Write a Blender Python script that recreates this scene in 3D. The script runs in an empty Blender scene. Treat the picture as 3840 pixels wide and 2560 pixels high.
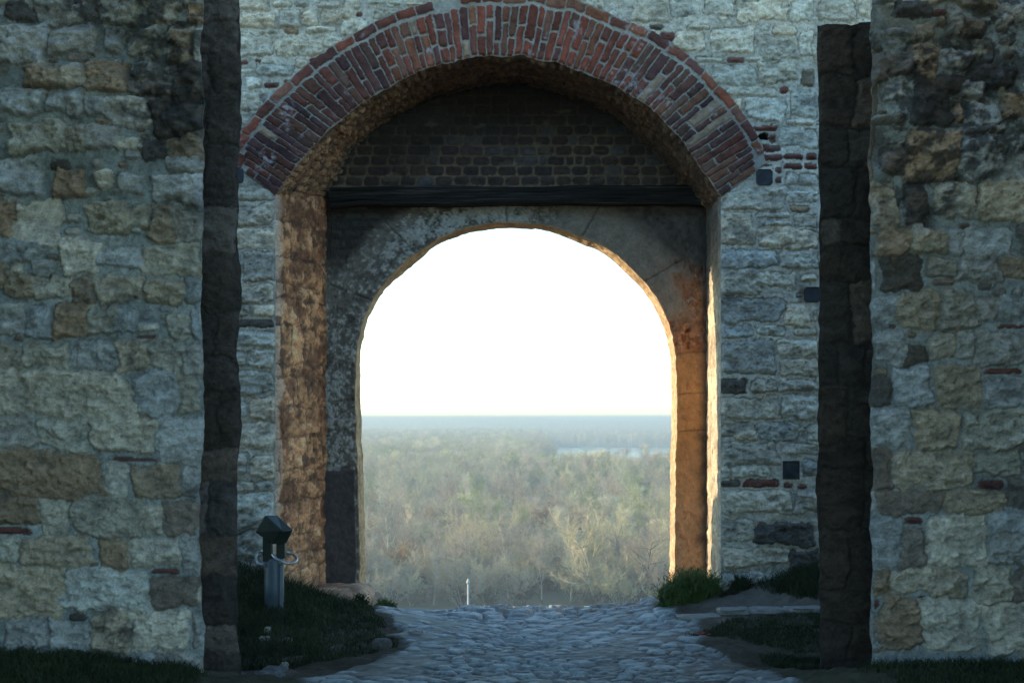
import bpy, math, random
import numpy as np
from mathutils import Vector

R = math.radians
SC = bpy.context.scene
COL = SC.collection
rng = np.random.default_rng(11)
random.seed(5)

# ---------------------------------------------------------------- camera constants
EYE = 1.56                # eye height above the crest of the road
FS = 5551.0               # focal length in photograph pixels (3840 wide)
CX, HY = 1920.0, 1567.0   # principal column and horizon row of the photograph
YG = 11.4                 # gate wall plane
YI = 12.3                 # inner arch plane
YB = 12.6                 # back of the inner arch
YF = 8.2                  # front walls
YFB = 9.4                 # back of the front walls


def W(px, py, Y):
    """a photograph pixel at a known distance -> x, z in metres"""
    return (px - CX) * Y / FS, EYE + (HY - py) * Y / FS


# ---------------------------------------------------------------- noise
def _hash(ix, iy, seed):
    h = (ix.astype(np.int64) * 374761393 + iy.astype(np.int64) * 668265263 + seed * 974634777) & 0xFFFFFFFF
    h = ((h ^ (h >> 13)) * 1274126177) & 0xFFFFFFFF
    h = h ^ (h >> 16)
    return (h & 0xFFFF) / 65535.0


def vnoise(x, y, seed=0):
    x = np.asarray(x, float); y = np.asarray(y, float)
    x, y = np.broadcast_arrays(x, y)
    ix = np.floor(x).astype(np.int64); iy = np.floor(y).astype(np.int64)
    fx = x - ix; fy = y - iy
    fx = fx * fx * (3 - 2 * fx); fy = fy * fy * (3 - 2 * fy)
    a = _hash(ix, iy, seed); b = _hash(ix + 1, iy, seed)
    c = _hash(ix, iy + 1, seed); d = _hash(ix + 1, iy + 1, seed)
    return (a * (1 - fx) + b * fx) * (1 - fy) + (c * (1 - fx) + d * fx) * fy


def fbm(x, y, octv=4, seed=0, gain=0.5):
    """about -1 .. 1"""
    s = 0; a = 1.0; t = 0
    for k in range(octv):
        s = s + a * (vnoise(np.asarray(x) * 2 ** k + 17.3 * k, np.asarray(y) * 2 ** k - 9.1 * k, seed + k) * 2 - 1)
        t += a; a *= gain
    return s / t * 1.6


def sstep(a, b, x):
    t = np.clip((x - a) / (b - a), 0, 1)
    return t * t * (3 - 2 * t)


def mixc(a, b, t):
    t = np.asarray(t)[..., None]
    return np.asarray(a) * (1 - t) + np.asarray(b) * t


# ---------------------------------------------------------------- object helpers
def tag(o, label=None, cat=None, group=None, kind=None):
    if label: o['label'] = label
    if cat: o['category'] = cat
    if group: o['group'] = group
    if kind: o['kind'] = kind
    return o


def empty(name, loc=(0, 0, 0)):
    o = bpy.data.objects.new(name, None)
    o.empty_display_size = 0.2
    COL.objects.link(o)
    o.location = loc
    return o


def link(name, me, mat, parent=None):
    o = bpy.data.objects.new(name, me)
    COL.objects.link(o)
    if mat is not None:
        me.materials.append(mat)
    if parent is not None:
        o.parent = parent
        if parent.location.length > 0:
            o.matrix_parent_inverse.identity()
            o.location = -parent.location      # vertices are written in world coordinates
    return o


def raw_mesh(name, V, F4=None, F3=None, cols=None, smooth=True, mats=None):
    me = bpy.data.meshes.new(name)
    V = np.asarray(V, np.float32).reshape(-1, 3)
    n4 = 0 if F4 is None else len(F4)
    n3 = 0 if F3 is None else len(F3)
    me.vertices.add(len(V)); me.vertices.foreach_set('co', V.ravel())
    idx = []
    if n4: idx.append(np.asarray(F4, np.int32).ravel())
    if n3: idx.append(np.asarray(F3, np.int32).ravel())
    idx = np.concatenate(idx)
    me.loops.add(len(idx)); me.loops.foreach_set('vertex_index', idx)
    me.polygons.add(n4 + n3)
    st = np.concatenate([np.arange(n4) * 4, n4 * 4 + np.arange(n3) * 3]).astype(np.int32)
    me.polygons.foreach_set('loop_start', st)
    me.polygons.foreach_set('use_smooth', np.full(n4 + n3, smooth))
    if mats is not None:
        me.polygons.foreach_set('material_index', np.asarray(mats, np.int32))
    if cols is not None:
        at = me.color_attributes.new('Col', 'FLOAT_COLOR', 'POINT')
        c4 = np.ones((len(V), 4), np.float32); c4[:, :3] = np.asarray(cols, np.float32).reshape(-1, 3)
        at.data.foreach_set('color', c4.ravel())
    me.update(calc_edges=True)
    me.validate()
    return me


def grid_mesh(name, P, cols=None, keep=None, flip=False):
    n, m = P.shape[:2]
    I = np.arange(n * m).reshape(n, m)
    F = np.stack([I[:-1, :-1], I[1:, :-1], I[1:, 1:], I[:-1, 1:]], -1)
    if flip: F = F[..., ::-1]
    if keep is not None:
        F = F[keep]
    F = F.reshape(-1, 4)
    V = P.reshape(-1, 3); C = None if cols is None else np.asarray(cols).reshape(-1, 3)
    if keep is not None:
        used = np.zeros(len(V), bool); used[F.ravel()] = True
        mp = np.cumsum(used) - 1
        F = mp[F]; V = V[used]
        if C is not None: C = C[used]
    return raw_mesh(name, V, F, cols=C)


def resample(pts, n):
    pts = np.asarray(pts, float)
    # Catmull-Rom, then even arc length
    p = np.vstack([2 * pts[0] - pts[1], pts, 2 * pts[-1] - pts[-2]])
    out = []
    t = np.linspace(0, 1, 24, endpoint=False)[:, None]
    for i in range(1, len(p) - 2):
        a, b, c, d = p[i - 1], p[i], p[i + 1], p[i + 2]
        out.append(0.5 * (2 * b + (c - a) * t + (2 * a - 5 * b + 4 * c - d) * t ** 2 + (3 * b - a - 3 * c + d) * t ** 3))
    out.append(p[-2][None])
    q = np.vstack(out)
    return q


def along(q, f):
    """points of polyline q at fractions f (same parameter for paired curves)"""
    u = np.linspace(0, 1, len(q))
    return np.stack([np.interp(f, u, q[:, k]) for k in range(q.shape[1])], -1)


# ---------------------------------------------------------------- materials
def new_mat(name):
    m = bpy.data.materials.new(name); m.use_nodes = True
    nt = m.node_tree
    return m, nt, nt.nodes['Principled BSDF']


def mat_vc(name, rough=0.92, bump=0.25, nscale=90, var=0.35, spec=0.25, bdist=0.006, stretch=(1, 1, 1), pits=0.0):
    """masonry: colour from the mesh, broken up by fine procedural grain and relief"""
    m, nt, b = new_mat(name)
    N = nt.nodes; L = nt.links
    at = N.new('ShaderNodeAttribute'); at.attribute_name = 'Col'
    tc = N.new('ShaderNodeTexCoord'); mp = N.new('ShaderNodeMapping'); mp.inputs['Scale'].default_value = stretch
    L.new(tc.outputs['Object'], mp.inputs['Vector'])
    n1 = N.new('ShaderNodeTexNoise'); n1.inputs['Scale'].default_value = nscale; n1.inputs['Detail'].default_value = 5; n1.inputs['Roughness'].default_value = 0.65
    n2 = N.new('ShaderNodeTexNoise'); n2.inputs['Scale'].default_value = nscale * 0.23; n2.inputs['Detail'].default_value = 6; n2.inputs['Roughness'].default_value = 0.7
    for n in (n1, n2): L.new(mp.outputs['Vector'], n.inputs['Vector'])
    ad = N.new('ShaderNodeMath'); ad.operation = 'ADD'
    L.new(n1.outputs['Fac'], ad.inputs[0]); L.new(n2.outputs['Fac'], ad.inputs[1])
    mr = N.new('ShaderNodeMapRange'); mr.inputs['From Min'].default_value = 0.65; mr.inputs['From Max'].default_value = 1.35
    mr.inputs['To Min'].default_value = 1 - var; mr.inputs['To Max'].default_value = 1 + var
    L.new(ad.outputs[0], mr.inputs['Value'])
    mx = N.new('ShaderNodeVectorMath'); mx.operation = 'MULTIPLY'
    L.new(at.outputs['Color'], mx.inputs[0]); L.new(mr.outputs['Result'], mx.inputs[1])
    last = mx.outputs['Vector']; hgt = ad.outputs[0]
    if pits > 0:
        v = N.new('ShaderNodeTexNoise'); v.inputs['Scale'].default_value = nscale * 0.5; v.inputs['Detail'].default_value = 3
        L.new(mp.outputs['Vector'], v.inputs['Vector'])
        r = N.new('ShaderNodeMapRange'); r.inputs['From Min'].default_value = 0.60; r.inputs['From Max'].default_value = 0.68
        r.inputs['To Min'].default_value = 1.0; r.inputs['To Max'].default_value = 1.0 - pits
        L.new(v.outputs['Fac'], r.inputs['Value'])
        m2 = N.new('ShaderNodeVectorMath'); m2.operation = 'MULTIPLY'
        L.new(last, m2.inputs[0]); L.new(r.outputs['Result'], m2.inputs[1]); last = m2.outputs['Vector']
        a2 = N.new('ShaderNodeMath'); a2.operation = 'ADD'
        L.new(hgt, a2.inputs[0]); L.new(r.outputs['Result'], a2.inputs[1]); hgt = a2.outputs[0]
    L.new(last, b.inputs['Base Color'])
    bp = N.new('ShaderNodeBump'); bp.inputs['Strength'].default_value = bump; bp.inputs['Distance'].default_value = bdist
    L.new(hgt, bp.inputs['Height']); L.new(bp.outputs['Normal'], b.inputs['Normal'])
    b.inputs['Roughness'].default_value = rough
    b.inputs['Specular IOR Level'].default_value = spec
    return m


def mat_plain(name, c, rough=0.8, metal=0.0, var=0.25, scale=6, spec=0.3, c2=None, bump=0.0):
    m, nt, b = new_mat(name)
    N = nt.nodes; L = nt.links
    tc = N.new('ShaderNodeTexCoord')
    n = N.new('ShaderNodeTexNoise'); n.inputs['Scale'].default_value = scale; n.inputs['Detail'].default_value = 4
    L.new(tc.outputs['Object'], n.inputs['Vector'])
    cr = N.new('ShaderNodeValToRGB')
    a = c; z = c2 if c2 else tuple(min(1, v * (1 + var)) for v in c)
    if not c2: a = tuple(v * (1 - var) for v in c)
    cr.color_ramp.elements[0].position = 0.3; cr.color_ramp.elements[1].position = 0.7
    cr.color_ramp.elements[0].color = (*a, 1); cr.color_ramp.elements[1].color = (*z, 1)
    L.new(n.outputs['Fac'], cr.inputs['Fac']); L.new(cr.outputs['Color'], b.inputs['Base Color'])
    b.inputs['Roughness'].default_value = rough; b.inputs['Metallic'].default_value = metal
    b.inputs['Specular IOR Level'].default_value = spec
    if bump:
        bp = N.new('ShaderNodeBump'); bp.inputs['Strength'].default_value = bump; bp.inputs['Distance'].default_value = 0.01
        L.new(n.outputs['Fac'], bp.inputs['Height']); L.new(bp.outputs['Normal'], b.inputs['Normal'])
    return m


M_STONE = mat_vc('weathered_stone', bump=0.75, nscale=85, var=0.48, pits=0.4, bdist=.009)
M_BRICK = mat_vc('old_brick', bump=0.4, nscale=110, var=0.35)
M_JAMB = mat_vc('eroded_jamb_stone', bump=0.6, nscale=70, var=0.5, stretch=(1.0, 0.45, 1.0), pits=0.35)
M_INNER = mat_vc('lichened_arch_stone', bump=0.35, nscale=80, var=0.3)
M_WOOD = mat_vc('charred_oak', rough=0.95, bump=0.8, nscale=60, var=0.55, spec=0.06, stretch=(0.08, 1, 1.6))
M_GROUND = mat_vc('ground_soil', bump=0.6, nscale=60, var=0.4, bdist=0.012)
M_COBBLE = mat_vc('worn_cobbles', rough=0.62, bump=0.35, nscale=45, var=0.35, spec=0.4, bdist=0.008)

# albedo of the stone kinds
PAL = {'w': (.58, .54, .45), 'g': (.42, .41, .37), 't': (.46, .395, .295), 'o': (.32, .23, .15),
       'd': (.10, .088, .075), 'r': (.165, .058, .046), 'b': (.21, .16, .11), 'k': (.03, .028, .028), 'l': (.30, .34, .36)}


# ---------------------------------------------------------------- masonry height field
def masonry(us, vs, stones, mortar, seed, relief=0.03, rough=0.012, warp=0.012, rim=0.010, mort_h=0.0, rad=0.022, grow=0.0, skew=.10):
    """us, vs: axes in metres. stones: (u0,v0,u1,v1,kind[,relief factor]). Returns height and colour (n_u, n_v)."""
    U, V = np.meshgrid(us, vs, indexing='ij')
    wu = fbm(U * 7, V * 7, 3, seed) * warp + fbm(U * 30, V * 30, 3, seed + 5) * warp * 0.45
    wv = fbm(U * 7 + 50, V * 7, 3, seed + 11) * warp + fbm(U * 30, V * 30 + 9, 3, seed + 15) * warp * 0.45
    best = np.full(U.shape, -1e-3)
    H = mort_h + fbm(U * 6, V * 6, 4, seed + 21) * 0.010 + fbm(U * 24, V * 24, 4, seed + 24, .6) * 0.0075
    C = np.asarray(mortar) * (1 + 0.28 * fbm(U * 5, V * 5, 4, seed + 31)[..., None] + 0.15 * fbm(U * 40, V * 40, 3, seed + 33)[..., None])
    r = np.random.default_rng(seed)
    n_fine = fbm(U * 24, V * 30, 4, seed + 41, 0.6)
    n_mid = fbm(U * 10, V * 16, 4, seed + 45, 0.6)
    n_cr = np.abs(fbm(U * 9 + wu * 14, V * 17, 4, seed + 51, .62)); n_cr2 = np.abs(fbm(U * 21, V * 34 + wv * 20, 3, seed + 55, .6))
    crack = np.exp(-(n_cr / .045) ** 2) * .9 + np.exp(-(n_cr2 / .05) ** 2) * .45
    n_str = fbm(U * 14, V * 46, 3, seed + 47)
    for s in stones:
        u0, v0, u1, v1, k = s[:5]
        rf = s[5] if len(s) > 5 else 1.0
        if u1 < u0: u0, u1 = u1, u0
        if v1 < v0: v0, v1 = v1, v0
        gw = grow if min(u1 - u0, v1 - v0) > .06 else 0
        u0 -= gw; u1 += gw; v0 -= gw; v1 += gw
        du, dv = (u1 - u0), (v1 - v0); wf = min(1.0, max(.2, min(du, dv) / .16))
        a0 = np.searchsorted(us, u0 - 0.05); a1 = np.searchsorted(us, u1 + 0.05)
        b0 = np.searchsorted(vs, v0 - 0.05); b1 = np.searchsorted(vs, v1 + 0.05)
        off = r.uniform(-0.4, 0.8); tone = r.uniform(0.8, 1.2); hue = r.uniform(-0.07, 0.07)
        tu, tv = r.uniform(-1, 1, 2); ang = r.uniform(-0.05, 0.05); rr = r.uniform(0.7, 1.5)
        if a1 - a0 < 2 or b1 - b0 < 2: continue
        sl = (slice(a0, a1), slice(b0, b1))
        cu, cv = (u0 + u1) / 2, (v0 + v1) / 2
        x = U[sl] + wu[sl] * wf - cu; y = V[sl] + wv[sl] * wf - cv
        x, y = x + ang * y, y - ang * x
        # a slightly skewed outline: the sides are not parallel
        hx = du / 2 * (1 + skew * tu * y / max(dv, .02)); hy = dv / 2 * (1 + skew * tv * x / max(du, .02))
        rd = min(rad * rr, 0.45 * du, 0.45 * dv)
        qx = np.abs(x) - hx + rd; qy = np.abs(y) - hy + rd
        d = np.hypot(np.maximum(qx, 0), np.maximum(qy, 0)) + np.minimum(np.maximum(qx, qy), 0) - rd
        ins = -d
        m = ins > best[sl]
        if not m.any(): continue
        soft = 0.009
        prof = 1 - np.exp(-np.maximum(ins, 0) / soft)
        dome = np.clip(1 - (x / (du / 2 + .01)) ** 2, 0, 1) * np.clip(1 - (y / (dv / 2 + .01)) ** 2, 0, 1)
        xn = x / (du / 2 + .005); yn = y / (dv / 2 + .005); fac = np.full(x.shape, 1.0)
        for _ in range(5):
            ph = r.uniform(0, 6.283)
            fac = np.minimum(fac, r.uniform(.45, 1.25) - r.uniform(.15, .75) * (xn * math.cos(ph) + yn * math.sin(ph)) + .10 * n_mid[sl])
        fac = np.clip(fac, -.2, 1)
        h = -rim * np.exp(-(ins / 0.007) ** 2) + prof * rf * (relief * (0.30 + 0.35 * off) + 0.62 * relief * fac + .10 * relief * dome ** .5) \
            + prof * rough * (n_mid[sl] + 0.55 * n_fine[sl]) * (1.2 if k in 'to' else 1.0) * min(rf, 1.3) - prof * rough * .55 * crack[sl] * min(rf, 1.3) \
            + prof * 0.25 * relief * (tu * x / max(du, .05) + tv * y / max(dv, .05))
        base = np.array(PAL[k]) * tone * np.array([1 + hue, 1, 1 - hue])
        tint = 1 + 0.22 * n_mid[sl] + 0.20 * n_fine[sl] + 0.12 * n_str[sl]
        c = base[None, None] * tint[..., None]
        # dirt collected in the hollows and joints of the stone
        dirt = sstep(0.15, 0.9, -n_mid[sl]) * 0.45 + .42 * crack[sl] * min(1.0, rf) + 0.55 * np.exp(-(np.maximum(ins, 0) / 0.008) ** 2)
        c = mixc(c, np.array(mortar) * 0.55, np.clip(dirt * 0.55, 0, 1))
        if k == 'k':
            h = -0.10 * prof; c = np.broadcast_to(base, c.shape)
        H[sl] = np.where(m, h, H[sl]); C[sl] = np.where(m[..., None], c, C[sl]); best[sl] = np.where(m, np.maximum(ins, best[sl]), best[sl])
    return H, np.clip(C, 0.004, 0.85), best


def fill_rows(u0, u1, v0, v1, kinds, r, hmin=.13, hmax=.27, wmin=.16, wmax=.5, taken=(), gap=.016):
    """coursed rubble for the stretches the photograph does not show in detail"""
    out = []; v = v0
    while v < v1:
        h = r.uniform(hmin, hmax); u = u0 - r.uniform(0, .2)
        while u < u1:
            w = r.uniform(wmin, wmax)
            k = kinds[r.integers(len(kinds))]
            a, b, c, d = u + gap / 2, v + gap / 2, u + w - gap / 2, v + h - gap / 2
            ok = True
            for t in taken:
                ou = min(c, t[2]) - max(a, t[0]); ov = min(d, t[3]) - max(b, t[1])
                if ou > 0.012 and ov > 0.012: ok = False; break
            if ok and c - a > .05: out.append((a, b, c, d, k))
            u += w
        v += h
    return out


def pebbles(u0, u1, v0, v1, n, kinds, r, taken, smin=.03, smax=.085):
    out = []; tk = list(taken)
    for _ in range(n):
        w = r.uniform(smin, smax) * 1.35; h = w * r.uniform(.5, .85)
        u = r.uniform(u0, u1); v = r.uniform(v0, v1)
        if any(u < t[2] and u + w > t[0] and v < t[3] and v + h > t[1] for t in tk): continue
        s = (u, v, u + w, v + h, kinds[r.integers(len(kinds))], .7)
        out.append(s); tk.append(s)
    return out


ZS = 2350 / 1280.0
OFF = {'A': (0, 0), 'B': (1280, 0), 'C': (2560, 0), 'D': (0, 854), 'F': (2560, 854), 'G': (0, 1706), 'I': (2560, 1706)}


def parse(txt, Y):
    out = []
    for line in txt.strip().splitlines():
        key, rest = line.split(':'); ox, oy = OFF[key.strip()]
        for it in rest.split(';'):
            it = it.strip()
            if not it: continue
            p = it.split(',')
            x0, y0, x1, y1 = [float(v) for v in p[:4]]
            if x0 <= 0 and ox == 0: x0 -= 120
            if x1 >= 2348 and ox == 2560: x1 += 150
            a, d = W(x0 / ZS + ox, y0 / ZS + oy, Y); c, b = W(x1 / ZS + ox, y1 / ZS + oy, Y)
            g = .005
            out.append((a + g, b + g, c - g, d - g, p[4].strip(), float(p[5]) if len(p) > 5 else 1.0))
    return out
HAZE = 4.7e-4; HAZE_COL = (.49, .575, .605, 1); SKY = .13; SKY_TINT = (.83, 1.0, 1.07); SUN = 2.1; EXPO = 1.93; SHADE_Y0 = 3.2; SHADE_Y1 = 6.7; DUST = .25
# ================================================================ FRONT WALLS
LEFT_TXT = """
A:45,0,210,125,d;250,0,620,145,g;645,0,930,140,t;1010,0,1200,150,t;1280,0,1395,165,o;0,185,310,440,g;340,180,640,350,g;700,180,820,330,g;880,190,1085,360,t;1160,200,1310,420,o,1.3;1330,190,1415,460,t;170,440,390,600,o,1.5;400,470,600,590,t,1.3;605,420,895,620,o,1.5;910,430,1110,530,g;910,535,1180,650,b,1.3;1190,430,1400,680,d,1.3;0,630,300,780,g,1.4;330,640,470,770,g;480,620,590,800,g,1.4;615,690,740,800,g;760,680,1010,850,g,1.5;1040,700,1390,920,d,1.2;70,850,470,1060,t,1.6;480,880,600,1050,t,1.3;600,890,800,1040,g;1170,940,1400,1090,o;1000,960,1150,1090,d;0,1100,285,1330,g,1.5;320,1100,480,1180,d;380,1180,590,1350,o,1.5;680,1200,780,1290,w,1.4;820,1120,890,1180,o;1160,1090,1350,1180,g;1040,1210,1400,1390,g,1.2;110,1390,420,1685,w,.5;0,1400,90,1620,o;600,1400,880,1590,t,1.6;1030,1430,1180,1640,o,1.3;890,1430,1000,1560,t,1.2;1190,1450,1390,1650,g
D:0,60,310,240,g;430,90,690,310,w,1.4;700,130,980,250,g;1000,110,1380,320,t;50,330,210,470,o,1.3;0,250,40,430,o;220,345,470,490,t;485,350,650,510,o;680,335,990,510,t;1020,370,1240,520,t,1.3;1260,350,1385,520,g;0,530,160,740,g;165,560,340,740,g;370,530,590,750,o;600,560,780,740,t,1.2;790,580,920,720,g;940,650,1110,735,w;930,738,1085,772,r,.6;1160,600,1300,770,t;1310,540,1388,780,g;0,820,155,960,t;165,800,470,960,t,1.2;500,800,790,960,g;820,800,1020,980,t;1030,790,1250,980,t;1265,800,1388,990,g;0,990,910,1285,t;930,1000,1220,1270,g;1240,1015,1340,1260,t;0,1300,250,1530,g;270,1310,600,1530,t;635,1310,1060,1530,t;1080,1290,1380,1540,g
G:0,-10,690,290,o,.9;735,55,870,290,w,.8;770,10,1085,48,r,.6;920,90,1240,275,o,.8;1260,85,1388,260,g;1100,-20,1370,70,g;0,300,270,470,o;290,310,480,550,t;510,310,985,550,t;1000,340,1110,540,t;1130,310,1370,545,b,.7;0,490,220,550,r,.6;0,580,115,740,t;140,575,605,755,t;670,570,870,750,o;890,580,1240,740,w;1250,560,1385,790,g;1040,770,1245,820,r,.6;0,780,430,1130,t;450,780,1035,1060,w;1055,840,1370,1040,b,.7;465,1075,600,1140,d,.6;40,1160,300,1330,g;330,1150,610,1340,g;640,1080,875,1350,t;900,1075,1295,1340,w;1310,1075,1388,1330,g
"""
RIGHT_TXT = """
C:1440,10,1700,110,d;1720,65,1830,120,r,.7;1740,110,1810,200,o;1400,180,1610,250,g,1.4;1830,70,1920,250,g,1.3;1920,130,2080,240,b;2170,0,2350,150,g;1280,370,1400,560,b;1420,360,1560,520,b;1580,330,1760,520,o,1.6;1780,350,1990,470,g;1600,535,1960,640,d,.5;2000,420,2300,580,d;1940,560,2090,660,g,1.5;2220,650,2350,790,o,1.3;1870,670,1950,860,o;2000,700,2200,850,g,1.3;1285,780,1540,860,t;1880,860,2240,935,g,1.2;1390,950,1550,995,w,.7;1555,910,1880,1240,o,1.1;1380,1005,1545,1170,b;1895,950,2220,1230,g,1.4;2240,940,2350,1230,g;1282,950,1330,1260,o,.7;1284,1290,1470,1550,t,1.2;1750,1260,2030,1480,t,1.3;2060,1240,2350,1510,t,1.3;1540,1280,1680,1540,d;1600,650,1850,850,d
F:1350,0,1560,175,o,1.2;1575,20,1830,170,t,1.3;1845,10,1945,170,g;1960,0,2270,190,g,.8;1288,220,1340,430,g;1390,200,1640,440,d,1.2;1690,210,1870,330,t,1.2;1900,200,2190,370,g,1.4;2205,220,2350,350,o;1720,345,1880,410,b;1310,490,1465,630,g;1480,470,1740,680,t,1.6;1770,440,2010,680,t,1.4;2030,500,2180,620,g;2195,480,2350,640,g;1410,655,1470,700,r,.6;2170,650,2350,690,r,.7;1330,720,1510,940,g,1.2;1530,810,1660,930,d,.7;1690,730,1870,910,t;1890,720,1990,900,g;2005,720,2350,930,g,1.3;2070,960,2340,1008,r,.8;1440,970,1690,1220,g,1.4;1750,965,2040,1230,t;2070,1020,2350,1230,g;1300,1030,1420,1220,d,.7;1290,1250,1550,1490,g;1590,1260,1870,1490,t;1930,1250,2350,1500,t,1.3
I:1290,-40,1440,215,b,.8;1460,-40,1660,210,t;1680,-40,2010,220,t;2040,-30,2310,130,t;2030,165,2210,240,r,.7;2230,150,2350,360,b,.8;1340,245,1785,385,b,.8;1805,250,2200,385,t;1284,230,1330,390,g;1290,420,1478,750,g,.7;1512,420,1652,475,r,.8;1500,495,1645,770,b,.8;1675,420,2080,765,w;2110,410,2350,545,g;2120,565,2350,755,g,1.2;1305,785,1415,950,o;1440,790,1735,950,t;1755,790,1945,970,t;1995,780,2260,1000,t,1.2;2285,780,2350,1000,b;1625,968,1720,995,r,.7;1310,985,1348,1060,r,.7;1362,990,1610,1315,o;1630,1000,2055,1330,w;2095,1018,2350,1345,w;1288,1065,1338,1300,g
"""
MORT_F = np.array((.30, .335, .325))


def strip_path(segs, rad=.03):
    """segs: list of ((x0,y0),(x1,y1),step list u from 0..1) joined at corners -> points, normals, u"""
    P = []; Nn = []
    for (a, b, ts) in segs:
        a = np.array(a, float); b = np.array(b, float)
        d = (b - a) / np.linalg.norm(b - a); n = np.array((d[1], -d[0]))
        for t in ts:
            P.append(a + (b - a) * t); Nn.append(n)
    P = np.array(P); Nn = np.array(Nn)
    return P, Nn


def front_wall(name, side, txt, label):
    seed = 100 if side < 0 else 200
    r = np.random.default_rng(seed)
    xe_f, xe_b = (-1.703, -1.731) if side < 0 else (1.975, 1.946)
    far = side * 7.5
    z0, z1 = -.35, 4.35
    zs = np.concatenate([np.arange(z0, 3.96, .0068), np.arange(3.96, z1, .02)])
    # ---- front face, from the far side to the corner, rounded corner, reveal, back
    stones = parse(txt, YF)
    edge = xe_f
    if side < 0:
        xs = np.concatenate([np.arange(far, -3.05, .03), np.arange(-3.05, edge - .012, .0068)])
    else:
        xs = np.concatenate([np.arange(edge + .012, 3.1, .0068), np.arange(3.1, far, .03)])
    lo, hi = (far, -2.95) if side < 0 else (2.98, far)
    stones += fill_rows(lo, hi, -.35, 5.3, 'ttggwob', r, taken=stones)
    inner = (-2.95, edge) if side < 0 else (edge, 2.98)
    stones += fill_rows(inner[0], inner[1], 3.85, 5.3, 'ttggo', r, taken=stones)
    stones += fill_rows(inner[0], inner[1], -.35, .24, 'ggbd', r, hmin=.16, hmax=.3, taken=stones)
    stones += pebbles(inner[0], inner[1], .25, 3.85, 900, 'gggtob', r, stones)
    H, C, ins = masonry(xs, zs, stones, MORT_F, seed, relief=.036, rough=.019, warp=.024, grow=.016, skew=.26, rad=.022)
    X, Z = np.meshgrid(xs, zs, indexing='ij')
    # the upper part of the wall is badly weathered: deeper hollows between the stones
    worn = sstep(1.9, 2.7, Z) if side < 0 else sstep(2.2, 2.9, Z)
    H = H + worn * (fbm(X * 3.1, Z * 3.6, 4, seed + 70) * .060) + worn * np.where(ins < 0.004, -.024, 0)
    # sooty and mossy stains, thickened upward to paint in dark upper corners
    if side < 0:
        st = sstep(.15, .75, fbm(X * 2.2, Z * 2.6, 4, 301) + .55 * sstep(2.6, 3.7, Z) + 1.35 * np.exp(-(((X + 1.85) / .30) ** 2 + ((Z - 3.33) / .34) ** 2)) - .35)
    else:
        st = sstep(.15, .75, fbm(X * 2.2, Z * 2.6, 4, 303) + .75 * sstep(2.6, 3.5, Z) + 1.5 * np.exp(-(((X - 2.42) / .34) ** 2 + ((Z - 3.1) / .34) ** 2))
                   + 1.2 * np.exp(-(((X - 2.8) / .4) ** 2 + ((Z - 3.6) / .3) ** 2)) - .35)
    st = st * sstep(-.45, .25, fbm(X * 19, Z * 22, 4, seed + 77, .65))
    C = mixc(C, (.040, .040, .040), st * .8)
    # edge runs back into the rounded corner
    e = np.abs(X - edge)
    H = H * sstep(0.0, .05, e) + (1 - sstep(0, .05, e)) * (fbm(Z * 5, Z * 0, 3, seed + 9) * .012)
    wavz = .016 * fbm(zs * 3.1, zs * 0 + 2, 4, seed + 12) + .007 * fbm(zs * 13, zs * 0 + 5, 3, seed + 13)
    Pf = np.stack([X + wavz[None, :] * sstep(.28, 0, e), YF - H, Z], -1)
    # ---- short return, cut back out of sight
    ys = np.concatenate([np.arange(YF + .012, 8.62, .012), [8.62]])
    us = ys - YF
    Uy, Zr = np.meshgrid(us, zs, indexing='ij')
    Hr = fbm(Uy * 6, Zr * 6, 4, seed + 3) * .02 * sstep(0, .05, Uy)
    Cr = np.array((.17, .15, .12)) * (1 + .3 * fbm(Uy * 5, Zr * 7, 4, seed + 4)[..., None])
    Xr = xe_f + side * (.03 * sstep(0, .03, Uy) + .28 * Uy)
    Xr = Xr + wavz[None, :]
    Pr = np.stack([Xr - side * Hr, YF + Uy, Zr], -1)
    # ---- rear face, plain coursed rubble
    xbk = np.linspace(Pr[-1, 0, 0], far, 60)
    Xb, Zb = np.meshgrid(np.linspace(0, 1, 60), zs, indexing='ij')
    x_start = Pr[-1, :, 0][None]
    Xb = x_start + (far - x_start) * Xb
    Pb = np.stack([Xb, 8.62 + .01 * fbm(Xb * 3, Zb * 3, 3, seed + 8) * (np.abs(Xb - x_start) > .02), Zb], -1)
    Cb = np.broadcast_to(np.array((.28, .24, .18)), Pb.shape) * (1 + .25 * fbm(Xb * 2.5, Zb * 4, 4, seed + 60)[..., None])
    if side < 0:
        P = np.concatenate([Pf, Pr, Pb], 0); Cc = np.concatenate([C, Cr, Cb], 0); flip = False
    else:
        P = np.concatenate([Pf[::-1], Pr, Pb], 0); Cc = np.concatenate([C[::-1], Cr, Cb], 0); flip = True
    me = grid_mesh(name, P, Cc, flip=flip)
    # cap the top with one more sheet
    o = link(name, me, M_STONE)
    tag(o, label, 'wall')
    return o


PAL_GATE = dict(PAL)
PAL.update({'w': (.58, .56, .48), 'g': (.41, .415, .39), 't': (.45, .405, .315), 'o': (.33, .25, .17), 'b': (.205, .175, .145)})
wl = front_wall('stone_wall', -1, LEFT_TXT,
                'rubble stone wall in the left foreground with a smooth cream block and dark reveal')
wr = front_wall('stone_wall', 1, RIGHT_TXT,
                'rubble stone wall in the right foreground, deeply weathered above, its jamb broken off at the top')


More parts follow.
